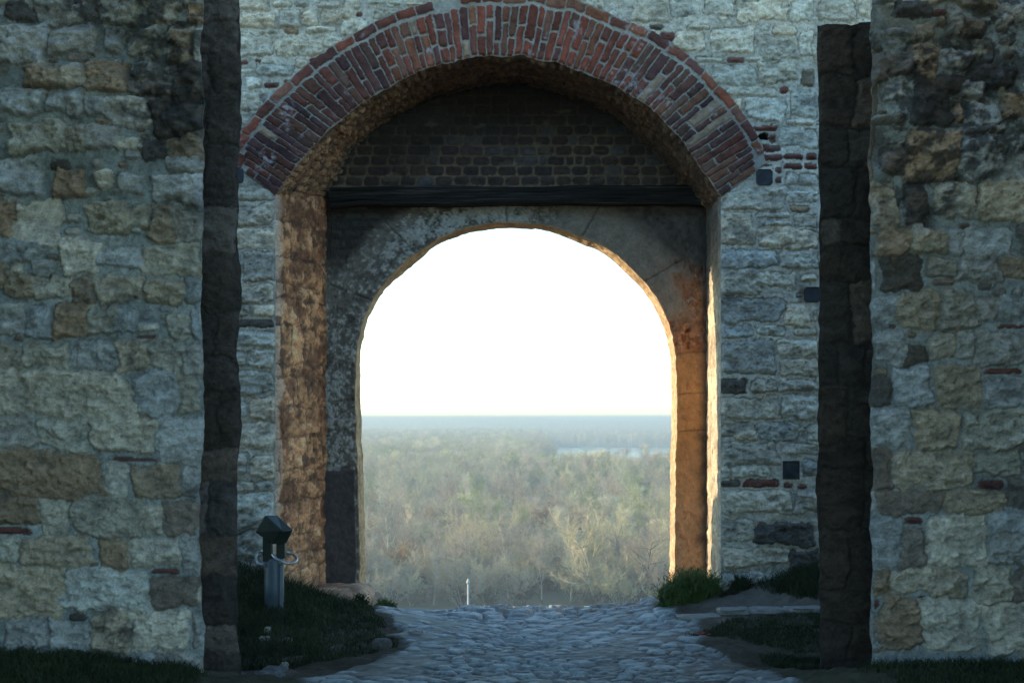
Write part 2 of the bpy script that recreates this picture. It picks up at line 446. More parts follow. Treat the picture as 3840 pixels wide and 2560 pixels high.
def pier(side, label):
    """dark pier standing behind the edge of a front wall"""
    seed = 400 + side; r = np.random.default_rng(seed)
    yp = 8.66
    xi = W(898 if side < 0 else 3070, 0, yp)[0]; xo = xi + side * .75
    if side < 0: zt = np.full(1, 5.3)
    zs = np.arange(-.35, 4.3 if side < 0 else 3.90, .0075)
    xs = np.linspace(min(xi, xo), max(xi, xo), 100)
    st = []; v = -.35
    while v < 5.4:
        h = r.uniform(.13, .36); u = 0; w = r.uniform(.12, .22) if r.random() < .6 else r.uniform(.25, .4)
        while u < .8:
            a, b = xi + side * (u + .006), xi + side * (u + w - .006)
            st.append((min(a, b), v + .005, max(a, b), v + h - .005, 'dddddb'[r.integers(6)], .6)); u += w; w = r.uniform(.15, .35)
        v += h
    H, C, _ = masonry(xs, zs, st, (.085, .08, .075), seed, relief=.022, rough=.014, warp=.022, grow=.005, skew=.2)
    C = C * (np.array((.72, .71, .74)) if side < 0 else np.array((.52, .47, .43)))
    X, Z = np.meshgrid(xs, zs, indexing='ij')
    wv_ = .014 * fbm(Z * 2.6, Z * 0, 4, seed + 5) + .005 * fbm(Z * 14, Z * 0, 2, seed + 6)
    e = np.abs(X - xi)
    Xw = X + wv_ * sstep(.3, 0, e)
    H = H * sstep(0, .02, e)
    if side > 0:
        top = 3.855 + .05 * (X - xi) + .02 * fbm(X * 9, X * 0, 3, 411)
        Zp = np.where(Z > 3.78, np.minimum(Z, top), Z)
    else: Zp = Z
    Pf = np.stack([Xw, yp - H, Zp], -1)
    n_ = 40
    d = np.linspace(0, .74, n_)[:, None]
    inner = Pf[-1] if side < 0 else Pf[0]; Ci = C[-1] if side < 0 else C[0]
    Pr = np.stack([inner[None, :, 0] - side * -.12 * d + side * .10 * d, yp + d + 0 * inner[None, :, 0], inner[None, :, 2] + 0 * d], -1)
    Cr = np.broadcast_to(Ci[None], Pr.shape)
    P = np.concatenate([Pf, Pr], 0) if side < 0 else np.concatenate([Pf[::-1], Pr], 0)
    Cc = np.concatenate([C, Cr], 0) if side < 0 else np.concatenate([C[::-1], Cr], 0)
    o = link('stone_pier', grid_mesh('stone_pier', P, np.clip(Cc, .008, .8), flip=side > 0), M_STONE)
    return tag(o, label, 'pier')


pier(-1, 'dark narrow stone pier behind the left front wall, running past the frame top')
pier(1, 'blackened stone pier behind the right front wall, its top inside the frame')

PAL.update(PAL_GATE)
PAL['w'] = (.60, .545, .44)
# ================================================================ THE GATEWAY
gate = empty('gateway', (0, YG, 0))
tag(gate, 'ruined stone gateway with red brick arch and smaller arched doorway onto the hazy forest', 'gateway')

RING = [((1033, 732), (926, 652), (1222, 735)), ((1085, 658), (921, 552), (1258, 672)), ((1158, 566), (990, 455), (1300, 590)),
        ((1253, 469), (1092, 345), (1352, 527)), ((1340, 402), (1215, 250), (1415, 474)), ((1440, 338), (1345, 165), (1500, 423)),
        ((1561, 272), (1500, 88), (1600, 376)), ((1700, 234), (1670, 44), (1712, 346)), ((1829, 213), (1830, 20), (1835, 318)),
        ((1971, 214), (2005, 22), (1967, 316)), ((2100, 244), (2160, 52), (2085, 345)), ((2230, 288), (2320, 112), (2203, 383)),
        ((2340, 343), (2460, 176), (2305, 437)), ((2454, 424), (2600, 285), (2410, 528)), ((2556, 531), (2720, 412), (2505, 625)),
        ((2641, 647), (2812, 540), (2590, 720)), ((2703, 739), (2835, 640), (2650, 790))]
inn = resample([W(*a, YG) for a, b, c in RING], 0)
out_ = resample([W(*b, YG) for a, b, c in RING], 0)
bak = resample([W(*c, YI) for a, b, c in RING], 0)
nS = 860
f = np.linspace(0, 1, nS)
# same parameter on the three curves, spread evenly along the inner one
seg = np.r_[0, np.cumsum(np.hypot(*np.diff(inn, axis=0).T))]
par = np.interp(f * seg[-1], seg, np.linspace(0, 1, len(inn)))
I_ = along(inn, par); O_ = along(out_, par); B_ = along(bak, par)
S = f * seg[-1]
rag = (fbm(S * 7, S * 0, 3, 501) * .010 + fbm(S * 30, S * 0, 2, 503) * .005)
rag *= sstep(0, .1, f) * sstep(0, .1, 1 - f)
dirv = (O_ - I_); rl = np.linalg.norm(dirv, axis=1); dirv /= rl[:, None]
I_ = I_ + dirv * rag[:, None]
XL, XR = I_[0, 0], I_[-1, 0]          # jamb edges
ZL, ZR = I_[0, 1], I_[-1, 1]

# ---- ring of bricks -----------------------------------------------------------
HEAD = .088
nT = 84
T = np.linspace(0, 1, nT)
RL = rl[:, None]; depth_r = RL + HEAD + .012
rad_ = T[None, :] * depth_r                           # metres from the intrados
mid_len = seg[-1] * 1.18
Sg = f[:, None] * mid_len + 0 * rad_
wS = fbm(Sg * 12, rad_ * 12, 3, 511) * .006 + fbm(Sg * 45, rad_ * 45, 2, 515) * .0025
wT = fbm(Sg * 12 + 40, rad_ * 12, 3, 517) * .006 + fbm(Sg * 45 + 9, rad_ * 45, 2, 519) * .0025
A = Sg + wS; B = rad_ + wT
r5 = np.random.default_rng(52)
Hh = fbm(Sg * 14, rad_ * 14, 3, 521) * .004
mort = np.array((.29, .275, .24))
Cc = mort * (1 + .18 * fbm(Sg * 8, rad_ * 8, 4, 523)[..., None] + .12 * fbm(Sg * 50, rad_ * 50, 2, 525)[..., None])
nb1 = fbm(Sg * 22, rad_ * 22, 4, 527, .6); nb2 = fbm(Sg * 5, rad_ * 6, 4, 529)
BR = [(.180, .056, .038), (.210, .062, .040), (.155, .056, .042), (.125, .052, .045), (.225, .082, .048), (.18, .080, .054)]


def brick(sl, x, y, hx, hy, colr, lift):
    rd = min(.012, hx * .8, hy * .8)
    qx = np.abs(x) - hx + rd; qy = np.abs(y) - hy + rd
    ins = -(np.hypot(np.maximum(qx, 0), np.maximum(qy, 0)) + np.minimum(np.maximum(qx, qy), 0) - rd)
    m = ins > 0
    h = (1 - np.exp(-np.maximum(ins, 0) / .006)) * (lift + .004 * nb1[sl])
    c = np.array(colr)[None, None] * (1 + .32 * nb1[sl] + .25 * nb2[sl])[..., None]
    Hh[sl] = np.where(m, h, Hh[sl]); Cc[sl] = np.where(m[..., None], c, Cc[sl])


nB = 76
edges = np.linspace(0, mid_len, nB + 1) + np.r_[0, r5.uniform(-.011, .011, nB - 1), 0]
for k in range(nB):
    a, b = edges[k], edges[k + 1]
    i0 = max(0, np.searchsorted(f * mid_len, a - .03)); i1 = np.searchsorted(f * mid_len, b + .03)
    fr = (a + b) / 2 / mid_len
    L = float(np.interp(fr, f, rl))
    gap = np.interp(fr, [0, .18, .3, .5, .7, .85, 1], [.005, .006, .009, .014, .011, .009, .006])
    cut = (.36 if k % 2 else .63) * L + r5.uniform(-.03, .03)
    parts = [(0.0, cut), (cut, L)]
    q = r5.random()
    if q < .06: parts = [(0.0, L)]
    elif q < .12: parts = [(0.0, L * .3), (L * .3, L * .66), (L * .66, L)]
    for (c0, c1) in parts:
        base = np.array(BR[r5.integers(len(BR))]) * r5.uniform(.62, 1.08)
        if fr < .3: base = base * np.array((.70, .82, .92))
        if fr > .72: base = base * np.array((.88, 1.05, 1.1))
        z = r5.random()
        if .35 < fr < .8 and z < .13: base = np.array((.215, .058, .036)) * r5.uniform(.8, 1.1)
        elif .45 < fr < .7 and z < .18: base = np.array((.24, .10, .055))
        elif z > .955: base = np.array((.30, .205, .14))
        sl = (slice(i0, i1), slice(0, nT))
        cs, ct = (a + b) / 2 + r5.uniform(-.002, .002), (c0 + c1) / 2
        inset = r5.uniform(0, .012) if c1 == L else .004
        brick(sl, A[sl] - cs, B[sl] - ct, (b - a) / 2 - gap / 2, (c1 - c0) / 2 - gap * .45 - inset * .5, base, r5.uniform(.012, .024))
# header course laid flat along the back of the ring
s = .0
while s < mid_len:
    w = r5.uniform(.14, .20); fr = min(.999, (s + w / 2) / mid_len); L = float(np.interp(fr, f, rl))
    if not (.415 < fr < .43 or .33 < fr < .345):
        i0 = max(0, np.searchsorted(f * mid_len, s - .03)); i1 = np.searchsorted(f * mid_len, s + w + .03)
        base = np.array(BR[r5.integers(len(BR))]) * r5.uniform(.8, 1.25)
        if r5.random() < .06: base = np.array((.27, .08, .045))
        sl = (slice(i0, i1), slice(0, nT))
        if fr < .985:
            brick(sl, A[sl] - (s + w / 2), B[sl] - (L + .012 + HEAD / 2 - .006), w / 2 - .005, HEAD / 2 - .010 + r5.uniform(-.003, .004), base, r5.uniform(.010, .018))
    s += w
# salts and lime smeared over some of the bricks
fr2 = f[:, None] + 0 * rad_
salt = sstep(.25, .8, fbm(Sg * 9, rad_ * 9, 4, 541) + .55 * np.exp(-((fr2 - .745) / .05) ** 2) + .35 * np.exp(-((fr2 - .10) / .07) ** 2)
             + .15 * np.exp(-((fr2 - .8) / .1) ** 2) - .25) * sstep(-.3, .5, fbm(Sg * 40, rad_ * 40, 3, 543))
Cc = mixc(Cc, (.42, .37, .38), salt * .75)
Hh *= sstep(0, .02, rad_) * sstep(0, .02, depth_r - rad_)
Hh += .006 * sstep(0, .02, rad_)
Xc = I_[:, None, 0] + dirv[:, None, 0] * rad_
Zc = I_[:, None, 1] + dirv[:, None, 1] * rad_
Yc = YG - Hh - .004 * (rad_ > .001) + .05 * sstep(.012, 0, depth_r - rad_)
me = grid_mesh('brick_arch', np.stack([Xc, Yc, Zc], -1), Cc, flip=True)
link('brick_arch', me, M_BRICK, gate)['label'] = 'ring of dark red bricks set on edge'
EXT = np.stack([I_[:, 0] + dirv[:, 0] * (rl + HEAD * .6), I_[:, 1] + dirv[:, 1] * (rl + HEAD * .6)], -1)

# ---- soffit under the arch -------------------------------------------------------
nD = 92
D = np.linspace(0, 1, nD)
Xs = I_[:, None, 0] * (1 - D) + B_[:, None, 0] * D
Zs = I_[:, None, 1] * (1 - D) + B_[:, None, 1] * D
Dy = D[None] * (YI - YG) + 0 * Xs; Sm = S[:, None] + 0 * Xs
fs_rows = fill_rows(0, S[-1] + .2, 0, 1.0, 'bbbod', np.random.default_rng(61), hmin=.10, hmax=.15, wmin=.06, wmax=.085, gap=.014)
Hs, _, insS = masonry(S, D * (YI - YG), fs_rows, (.2, .11, .05), 611, relief=.010, rough=.010, warp=.02, rim=.004)
ero = fbm(Sm * 7, Dy * 14, 5, 613, .6); er2 = fbm(Sm * 16, Dy * 40, 4, 615, .6)
bounce_w = sstep(.36, .10, f)[:, None]  # left haunch painted lighter to imitate warm bounce light
Cs = mixc((.105, .062, .038), (.185, .105, .055), sstep(-.3, .6, ero)) * (1 + 1.1 * bounce_w[..., None])
Cs = mixc(Cs, (.46, .31, .16), sstep(.35, .7, fbm(Sm * 5 + 3, Dy * 17, 5, 617, .62)) * (.25 + .65 * bounce_w))  # tan mortar streaks, weighted to the same painted bounce
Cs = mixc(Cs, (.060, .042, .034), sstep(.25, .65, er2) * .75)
Cs = mixc(Cs, (.09, .055, .035), np.where(insS < .002, .35, 0))
Hs = Hs * 1.3 + ero * .014 + er2 * .007
Hs *= sstep(0, .04, Dy)
nv = np.stack([-np.gradient(I_[:, 1]), np.gradient(I_[:, 0])], -1); nv /= np.linalg.norm(nv, axis=1)[:, None]
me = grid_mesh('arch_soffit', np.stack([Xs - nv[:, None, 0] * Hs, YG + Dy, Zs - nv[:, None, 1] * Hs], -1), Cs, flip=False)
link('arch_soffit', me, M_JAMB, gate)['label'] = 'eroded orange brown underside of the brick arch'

# ---- wall face -------------------------------------------------------------------
FACE_TXT = """
A:1630,0,1850,70,w;1870,0,2020,60,w,1.3;2030,0,2130,60,g,1.3;2180,0,2350,60,w;1630,80,1890,190,w,1.3;1910,70,2070,190,w,1.5;2085,75,2190,170,w,1.4;2210,60,2420,170,w,1.3;1780,195,1920,240,w;1950,185,2065,240,o,.8;2110,175,2320,230,w,1.2;1630,230,1880,390,w,1.3;1895,255,2230,380,w,1.2;1630,415,1710,455,r,.8;1750,405,1805,435,r,.8;1760,440,2020,520,w,1.3;2030,400,2110,470,w,1.3;2120,390,2180,430,r,.8;1630,470,1740,520,w;1690,530,1800,610,w,1.2;1815,560,1925,610,r,.9;1950,540,2005,580,r,.8;1630,630,1790,760,w,1.3;1800,640,1870,720,w;1630,770,1720,910,w;1640,1040,1690,1110,d;1600,1290,1895,1385,t,.9;1600,1412,1895,1562,w,.9
B:10,0,120,80,w;180,0,310,40,w;215,55,430,130,w,1.3;0,130,200,250,w,1.2;320,0,420,45,w;440,10,560,50,w;2000,10,2240,150,w;2260,0,2420,110,w;2120,165,2225,210,d;2200,225,2300,290,r
C:380,0,730,150,w;740,0,910,150,w;930,0,1200,150,w;1210,0,1300,120,w;150,0,360,110,w;20,165,190,210,w,1.2;190,180,475,370,w,1.2;430,170,510,208,w,1.2;525,165,600,225,w,1.3;475,215,550,280,g,1.3;490,250,800,410,w,1.2;-60,210,150,350,w;615,175,780,245,w;800,220,900,390,w;80,390,280,440,w;300,392,425,438,r,.9;430,385,570,435,w;190,450,500,590,w,1.1;515,425,780,570,w,1.5;810,480,900,600,b;300,595,640,668,w;660,595,730,650,r,.9;740,610,925,810,w;430,680,700,850,w;330,675,415,760,w;710,815,910,870,w;485,865,655,908,r,.9;510,912,595,968,k;592,920,650,990,r,1.2;660,885,925,1020,w;530,990,680,1048,r,.9;550,1055,690,1108,r,1.2;695,1055,840,1105,r,.9;850,1055,930,1105,r,.9;690,1120,830,1170,r,.9;838,1120,930,1170,r,.8;510,1122,620,1150,r,.7;632,1145,685,1200,r,.8;632,1215,685,1275,r,.8;700,1190,790,1285,w;800,1185,930,1280,w;260,1300,720,1440,w;715,1320,930,1400,w,1.3;740,1412,880,1470,o,.7;255,1455,480,1675,w,.9;500,1455,750,1508,w;770,1480,930,1560,w;560,1515,760,1568,w
F:255,2,500,120,w,.8;520,0,930,140,w,1.3;255,150,650,278,g;660,150,930,288,w,1.4;255,285,520,470,w,1.1;500,310,770,415,w,1.5;810,315,930,375,w,1.2;255,480,690,650,g,.8;705,505,880,680,w;895,560,935,650,w;255,665,490,760,g,.9;510,670,710,750,w,1.2;765,685,930,745,w;255,785,650,1010,g,.9;660,765,930,870,w,1.2;680,885,930,1025,w,1.1;255,1040,440,1140,d,.9;470,1045,650,1130,w,1.4;655,1050,930,1130,g,1.3;255,1162,660,1310,w;680,1160,940,1310,w,1.2;255,1335,500,1460,w;510,1340,790,1480,g,1.3;850,1345,940,1470,w;255,1485,660,1640,g,1.1;705,1490,940,1560,w
I:820,40,940,150,g,1.2;258,163,405,220,d,.8;415,163,665,225,r,.8;690,188,765,228,r,.6;790,200,860,238,r,.8;258,240,755,402,w;770,250,940,400,g,1.4;258,440,500,600,w;500,460,900,620,d,1.6;258,640,740,770,w,1.1;745,650,940,820,d,1.2;258,800,560,915,g
D:1600,10,1895,150,w,.9;1675,165,1895,365,g,.9;1600,170,1660,360,g,.8;1600,380,1895,518,w,1.1;1600,532,1725,618,w;1752,535,1895,620,w;1600,632,1895,692,d,.7;1600,705,1895,818,w,.9;1600,850,1690,950,w,.9;1700,842,1895,970,w,1.2;1600,992,1895,1142,w;1600,1162,1692,1310,w;1712,1165,1895,1320,w,1.1;1600,1342,1895,1528,w,.9;1600,1548,1700,1700,w
G:1715,0,1898,168,w,.9;1600,182,1750,255,w;1765,182,1898,255,w;1600,268,1898,500,w;1600,525,1820,700,w;1830,525,1898,700,w;1600,720,1898,900,g
"""
face_st = parse(FACE_TXT, YG)
# a few of the stones above were cut by the ring or by the front walls: keep them out of the opening
xs = np.unique(np.concatenate([np.linspace(-2.55, XL, 104), np.linspace(XL, XR, 470), np.linspace(XR, 3.2, 220)]))
zs = np.arange(-.3, 5.05, .0074)
r7 = np.random.default_rng(71)
tk = list(face_st)
face_st += fill_rows(-2.6, 3.3, 0, 5.2, 'wwwg', r7, hmin=.09, hmax=.2, wmin=.12, wmax=.36, taken=tk)
face_st += pebbles(-2.2, 2.9, .1, 4.9, 900, 'wwwgr', r7, face_st, .03, .07)
face_st += fill_rows(-2.7, 3.4, -.35, .1, 'wgg', r7, taken=tk)
Hf, Cf, insF = masonry(xs, zs, face_st, (.52, .485, .41), 700, relief=.024, rough=.0155, warp=.022, rim=.014, grow=.006, skew=.2)
X, Z = np.meshgrid(xs, zs, indexing='ij')
low_tint = sstep(1.6, .2, Z + .25 * fbm(X * 2, Z * 2, 3, 733)) * .5
Cf = mixc(Cf, Cf * np.array((.74, .84, .95)), low_tint)  # cooler and darker towards the bottom
Cf = mixc(Cf, (.06, .06, .06), sstep(.5, .9, fbm(X * 4.4, Z * 6, 5, 731, .65)) * .5)
# rust below the plate half hidden by the right jamb
Cf = mixc(Cf, (.16, .10, .065), .8 * np.exp(-(((X - 2.235) / .03) ** 4 + ((Z - 2.51) / .06) ** 4)))
intr_z = np.interp(X, I_[:, 0], I_[:, 1], left=-9, right=-9)
hole = (X > XL + 1e-6) & (X < XR - 1e-6)
ringtop = np.interp(X, EXT[:, 0], EXT[:, 1], left=-9, right=-9)
# cut: inside the jambs below the ring, or under the middle of the ring
midr = I_ * .45 + EXT * .55
k0, k1 = np.argmin(midr[:, 0]), np.argmax(midr[:, 0])
zm = np.interp(X, midr[k0:k1 + 1, 0], midr[k0:k1 + 1, 1], left=-9, right=-9)
inside = (hole & (Z < np.maximum(intr_z, min(ZL, ZR)) + .1) & (Z < zm)) | (hole & (Z < ZL) & (Z < ZR) & (Z < np.maximum(intr_z, 0) + 9) & (Z < zm))
dist_l = np.minimum(np.abs(X - XL), np.abs(X - XR))
below = Z < max(ZL, ZR) + .03
near = np.where(below, sstep(0, .03, dist_l), 1)
Hf = Hf * near - .0 * near
cen = inside[:-1, :-1] & inside[1:, :-1] & inside[1:, 1:] & inside[:-1, 1:]
# clean vertical edge at the jambs: a face column belongs to the opening when its centre does
xc = (xs[:-1] + xs[1:]) / 2; zc = (zs[:-1] + zs[1:]) / 2
XX, ZZ = np.meshgrid(xc, zc, indexing='ij')
zmc = np.interp(XX, midr[k0:k1 + 1, 0], midr[k0:k1 + 1, 1], left=-9, right=-9)
cen = (XX > XL) & (XX < XR) & (ZZ < zmc)


def in_poly(px, py, poly):
    c = np.zeros(px.shape, bool)
    x0, y0 = poly[-1]
    for x1, y1 in poly:
        if y0 != y1:
            cr = ((y1 > py) != (y0 > py)) & (px < (x0 - x1) * (py - y1) / (y0 - y1) + x1)
            c ^= cr
        x0, y0 = x1, y1
    return c


EXT2 = I_ + dirv * (rl + HEAD * .93)[:, None]
poly = np.vstack([I_[::7], I_[-1:], EXT2[::-1][::7], EXT2[:1]])
under = in_poly(X, Z, poly)
Hf = np.where(under, -.045, Hf)
for (px0, py0, px1, py1) in ((2836, 634, 2898, 695), (3015, 1075, 3077, 1134), (2936, 1727, 2999, 1796), (851, 627, 913, 688)):
    ax, az = W(px0, py1, YG); bx, bz = W(px1, py0, YG)
    fl_ = sstep(.035, .005, np.maximum(np.abs(X - (ax + bx) / 2) - (bx - ax) / 2, np.abs(Z - (az + bz) / 2) - (bz - az) / 2))
    Hf = Hf * (1 - fl_) + .004 * fl_
me = grid_mesh('wall_face', np.stack([X, YG - Hf, Z], -1), Cf, keep=~cen, flip=False)
link('wall_face', me, M_STONE, gate)['label'] = 'pale limestone rubble face of the gateway'
# far wings and upper part of the wall, seen only from elsewhere, and the top
def sheet(xa, xb, za, zb, y, seed, nx, nz, flip=False):
    a = np.linspace(xa, xb, nx); b = np.linspace(za, zb, nz)
    Xw, Zw = np.meshgrid(a, b, indexing='ij')
    hw = .03 * fbm(Xw * 2.3, Zw * 4.1, 4, seed)
    return np.stack([Xw, y - hw, Zw], -1), np.array((.40, .36, .28)) * (1 + .3 * fbm(Xw * 2.3, Zw * 4.1, 4, seed + 3)[..., None])
def wing(nm, *a, flip=False):
    P, c = sheet(*a); me = grid_mesh(nm, P, np.clip(c, .01, .8), flip=flip); return link(nm, me, M_STONE, gate)
WTOP = 6.6
wing('wall_wing', -46, -2.55, -.4, WTOP, YG, 801, 300, 60)
wing('wall_wing', 3.2, 14, -.4, WTOP, YG, 803, 100, 60)
wing('wall_head', -2.55, 3.2, 5.03, WTOP, YG, 805, 90, 30)
# ---- jambs --------------------------------------------------------------------------
def jamb(side):
    x0 = XL if side < 0 else XR
    x1 = B_[0, 0] if side < 0 else B_[-1, 0]
    ztop = ZL if side < 0 else ZR
    ztb = B_[0, 1] if side < 0 else B_[-1, 1]
    d = np.linspace(0, 1, 110); z = np.arange(-.3, 3.62, .0085)
    Dm, Zm = np.meshgrid(d, z, indexing='ij')
    Dm_m = Dm * .94
    seed = 900 if side < 0 else 950
    r = np.random.default_rng(seed)
    st = fill_rows(.0, 1.0, -.3, 3.7, 'obbo', r, hmin=.09, hmax=.30, wmin=.18, wmax=.5, gap=.008)
    Hh_, Cs_, ins = masonry(d * .94, z, st, (.3, .2, .12), seed, relief=.018, rough=.008, warp=.022, rim=.010, skew=.2)
    n1 = fbm(Dm_m * 4.5, Zm * 6, 5, seed + 1, .66); n2 = fbm(Dm_m * 10, Zm * 14, 5, seed + 2, .65)
    n3 = fbm(Dm_m * 6, Zm * 3.5, 4, seed + 3)
    if side < 0:
        c = mixc((.22, .105, .058), (.62, .315, .15), sstep(-.4, .5, n1))
        c = mixc(c, (.72, .44, .235), sstep(.15, .7, n2 + .35 * n3) * .8)
        c = mixc(c, (.055, .04, .034), sstep(.20, .7, -n2 + .5 * n1) * .75)
        # cement and pinkish ends of the corner stones
        cor = sstep(.115, .07, Dm_m + .05 * fbm(Zm * 5, Zm * 0, 3, seed + 7) - .0)
        c = mixc(c, np.array((.47, .335, .24)) * (1 + .25 * n1[..., None]), cor)
        c = mixc(c, (.07, .045, .04), cor * ((Zm > 2.27) & (Zm < 2.345)) * .8)
        foot = sstep(.75, .1, Zm + .1 * n1)
        c = mixc(c, np.array((.40, .27, .17)) * (1 + .35 * n2[..., None]), foot * .5)
    else:
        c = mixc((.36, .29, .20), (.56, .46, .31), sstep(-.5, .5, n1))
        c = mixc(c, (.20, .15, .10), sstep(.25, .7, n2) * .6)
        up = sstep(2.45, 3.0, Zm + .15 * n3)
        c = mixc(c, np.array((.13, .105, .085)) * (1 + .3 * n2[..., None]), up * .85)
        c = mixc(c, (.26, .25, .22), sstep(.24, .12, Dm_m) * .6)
    c = mixc(c, np.array((.07, .05, .04)), np.where(ins < .004, .6, 0) * (side < 0))
    lum_ = (Cs_.mean(-1) / .16)[..., None]
    c = c * np.clip(.55 + .45 * lum_, .45, 1.5)
    H2 = Hh_ * (.55 if side < 0 else .30) + n1 * .005 + n2 * .004
    H2 = H2 * sstep(0, .05, Dm_m)
    # a square putlog hole in the left jamb
    if side < 0:
        hole_ = (np.abs(Dm_m - .70) < .035) & (np.abs(Zm - 1.36) < .075)
        H2 = np.where(hole_, -.09, H2)
        c = np.where(hole_[..., None], np.array((.05, .03, .025)), c)
    else:
        sl_ = np.exp(-(((Dm_m - .50) / .018) ** 4 + ((Zm - 1.33) / .10) ** 4))
        H2 = H2 - .05 * sl_; c = mixc(c, (.25, .085, .03), sl_)
    lim = ztop + (ztb - ztop) * Dm
    Zp = np.minimum(Zm, lim + .02)
    Xp = x0 + (x1 - x0) * Dm - side * H2
    Yp = YG + (YI - YG) * Dm
    keep = (Zm[:-1, :-1] < lim[:-1, :-1] + .01)
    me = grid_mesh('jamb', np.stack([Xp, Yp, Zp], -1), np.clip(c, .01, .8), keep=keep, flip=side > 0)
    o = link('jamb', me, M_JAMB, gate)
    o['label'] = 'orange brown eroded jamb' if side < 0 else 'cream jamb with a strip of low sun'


jamb(-1); jamb(1)

# ---- inner archway --------------------------------------------------------------------
AR = [((1350, 2245), (1374, 2240)), ((1347, 2000), (1368, 2000)), ((1338, 1700), (1358, 1700)), ((1333, 1500), (1353, 1500)), ((1334, 1400), (1351, 1400)),
      ((1338, 1320), (1351, 1330)), ((1350, 1245), (1361, 1265)), ((1372, 1182), (1383, 1192)), ((1403, 1120), (1420, 1122)), ((1439, 1070), (1456, 1076)), ((1492, 1008), (1518, 1020)),
      ((1546, 959), (1578, 970)), ((1595, 928), (1628, 924)), ((1650, 893), (1682, 900)), ((1725, 862), (1745, 877)), ((1812, 842), (1820, 862)), ((1915, 836), (1915, 857)), ((2010, 841), (2010, 860)),
      ((2085, 855), (2078, 873)), ((2150, 877), (2140, 896)), ((2215, 903), (2203, 924)), ((2255, 920), (2243, 940)), ((2300, 950), (2284, 968)), ((2355, 994), (2337, 1014)), ((2420, 1064), (2401, 1080)),
      ((2458, 1115), (2437, 1130)), ((2494, 1182), (2473, 1195)), ((2516, 1236), (2496, 1250)), ((2533, 1325), (2514, 1335)), ((2537, 1420), (2517, 1420)), ((2536, 1600), (2515, 1600)), ((2532, 1800), (2512, 1800)), ((2530, 2010), (2511, 2010)), ((2530, 2245), (2510, 2240))]
fa = resample([W(*a, YI) for a, b in AR], 0); ba = resample([W(*b, YB) for a, b in AR], 0)
seg2 = np.r_[0, np.cumsum(np.hypot(*np.diff(fa, axis=0).T))]
nA = 900
f2 = np.linspace(0, 1, nA); p2 = np.interp(f2 * seg2[-1], seg2, np.linspace(0, 1, len(fa)))
FA = along(fa, p2); BA = along(ba, p2); S2 = f2 * seg2[-1]
n2v = np.stack([-np.gradient(FA[:, 1]), np.gradient(FA[:, 0])], -1); n2v /= np.linalg.norm(n2v, axis=1)[:, None]
wob = fbm(S2 * 6, S2 * 0, 4, 1001) * .006 + fbm(S2 * 22, S2 * 0, 2, 1003) * .003
FA = FA + n2v * wob[:, None]; BA = BA + n2v * wob[:, None]
ZBEAM = W(0, 760, YI)[1]
# outer boundary of the panel: up the left side, along the beam, down the right side
XLo, XRo = B_[0, 0] - .03, B_[-1, 0] + .03
cxa = (FA[:, 0].min() + FA[:, 0].max()) / 2; zsp = W(0, 1330, YI)[1]
OB = np.zeros_like(FA)
for i, (x, z) in enumerate(FA):
    if z < zsp:
        OB[i] = (XLo if x < cxa else XRo, z)
    else:
        dx, dz = x - cxa, z - zsp
        t1 = ((XLo if dx < 0 else XRo) - cxa) / dx if abs(dx) > 1e-6 else 1e9
        t2 = (ZBEAM - zsp) / dz if dz > 1e-6 else 1e9
        t = min(t1, t2); OB[i] = (cxa + dx * t, zsp + dz * t)
nT2 = 120
T2 = np.linspace(0, 1, nT2)[None, :]
Xa = FA[:, None, 0] * (1 - T2) + OB[:, None, 0] * T2
Za = FA[:, None, 1] * (1 - T2) + OB[:, None, 1] * T2
da = np.hypot(Xa - FA[:, None, 0], Za - FA[:, None, 1])
m1 = fbm(Xa * 9, Za * 9, 5, 1011, .62); m2 = fbm(Xa * 28, Za * 28, 4, 1013, .6); m3 = fbm(Xa * 3.2, Za * 3.2, 4, 1015); m4 = fbm(Xa * 60, Za * 60, 3, 1017)
ang = np.arctan2(Za - zsp, Xa - cxa)          # 0 right, pi/2 crown, pi left
c = np.array((.190, .165, .135)) * (1 + .40 * m1 + .35 * m2 + .2 * m4)[..., None]
left = sstep(.1, -.25, Xa - .15)
# pale lichen and lime flakes
wgt = 1.25 * np.exp(-((da - .11) / .11) ** 2) * np.exp(-((ang - 2.05) / .55) ** 2) + .75 * np.exp(-(da / .22) ** 2) * np.exp(-((ang - 1.45) / .35) ** 2) \
    + .42 * ((Za < zsp + .35) & (Xa < 0)) + .30 * sstep(.3, -.2, Xa)
fl = sstep(.18, .80, .55 * m2 + .45 * m1 + .35 * m4 + .75 * wgt - .22) * sstep(.55, -.1, Xa)
c = mixc(c, np.array((.44, .43, .385)) * (1 + .2 * m4)[..., None], fl * .8)
# right haunch: bare grey brown stone, then rust red rubble and an orange pier
rt = sstep(.30, .62, Xa)
cr = np.array((.235, .20, .16)) * (1 + .22 * m1 + .12 * m4)[..., None]
rust = sstep(.14, .26, da + .07 * m1 - .02 - .18 * sstep(2.35, 2.05, Za)) * sstep(2.95, 2.6, Za + .16 * m1 + .06 * m2)
rust = np.maximum(rust, sstep(zsp + .42, zsp + .02, Za + .08 * m1 - .35 * (Xa - 1.2)))
cr = mixc(cr, np.array((.33, .135, .06)) * (1 + .45 * m2 + .25 * m1)[..., None], rust)
cr = mixc(cr, (.07, .055, .05), sstep(.35, .8, m1 + .5 * m2) * rust * .75 * sstep(zsp - .1, zsp + .3, Za))
cr = mixc(cr, (.45, .36, .27), sstep(.6, .9, m2 + .4 * m4) * rust * .7)
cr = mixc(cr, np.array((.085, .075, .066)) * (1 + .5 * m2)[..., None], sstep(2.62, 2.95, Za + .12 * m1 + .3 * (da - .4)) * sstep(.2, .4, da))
pier = sstep(zsp + .06, zsp - .02, Za)
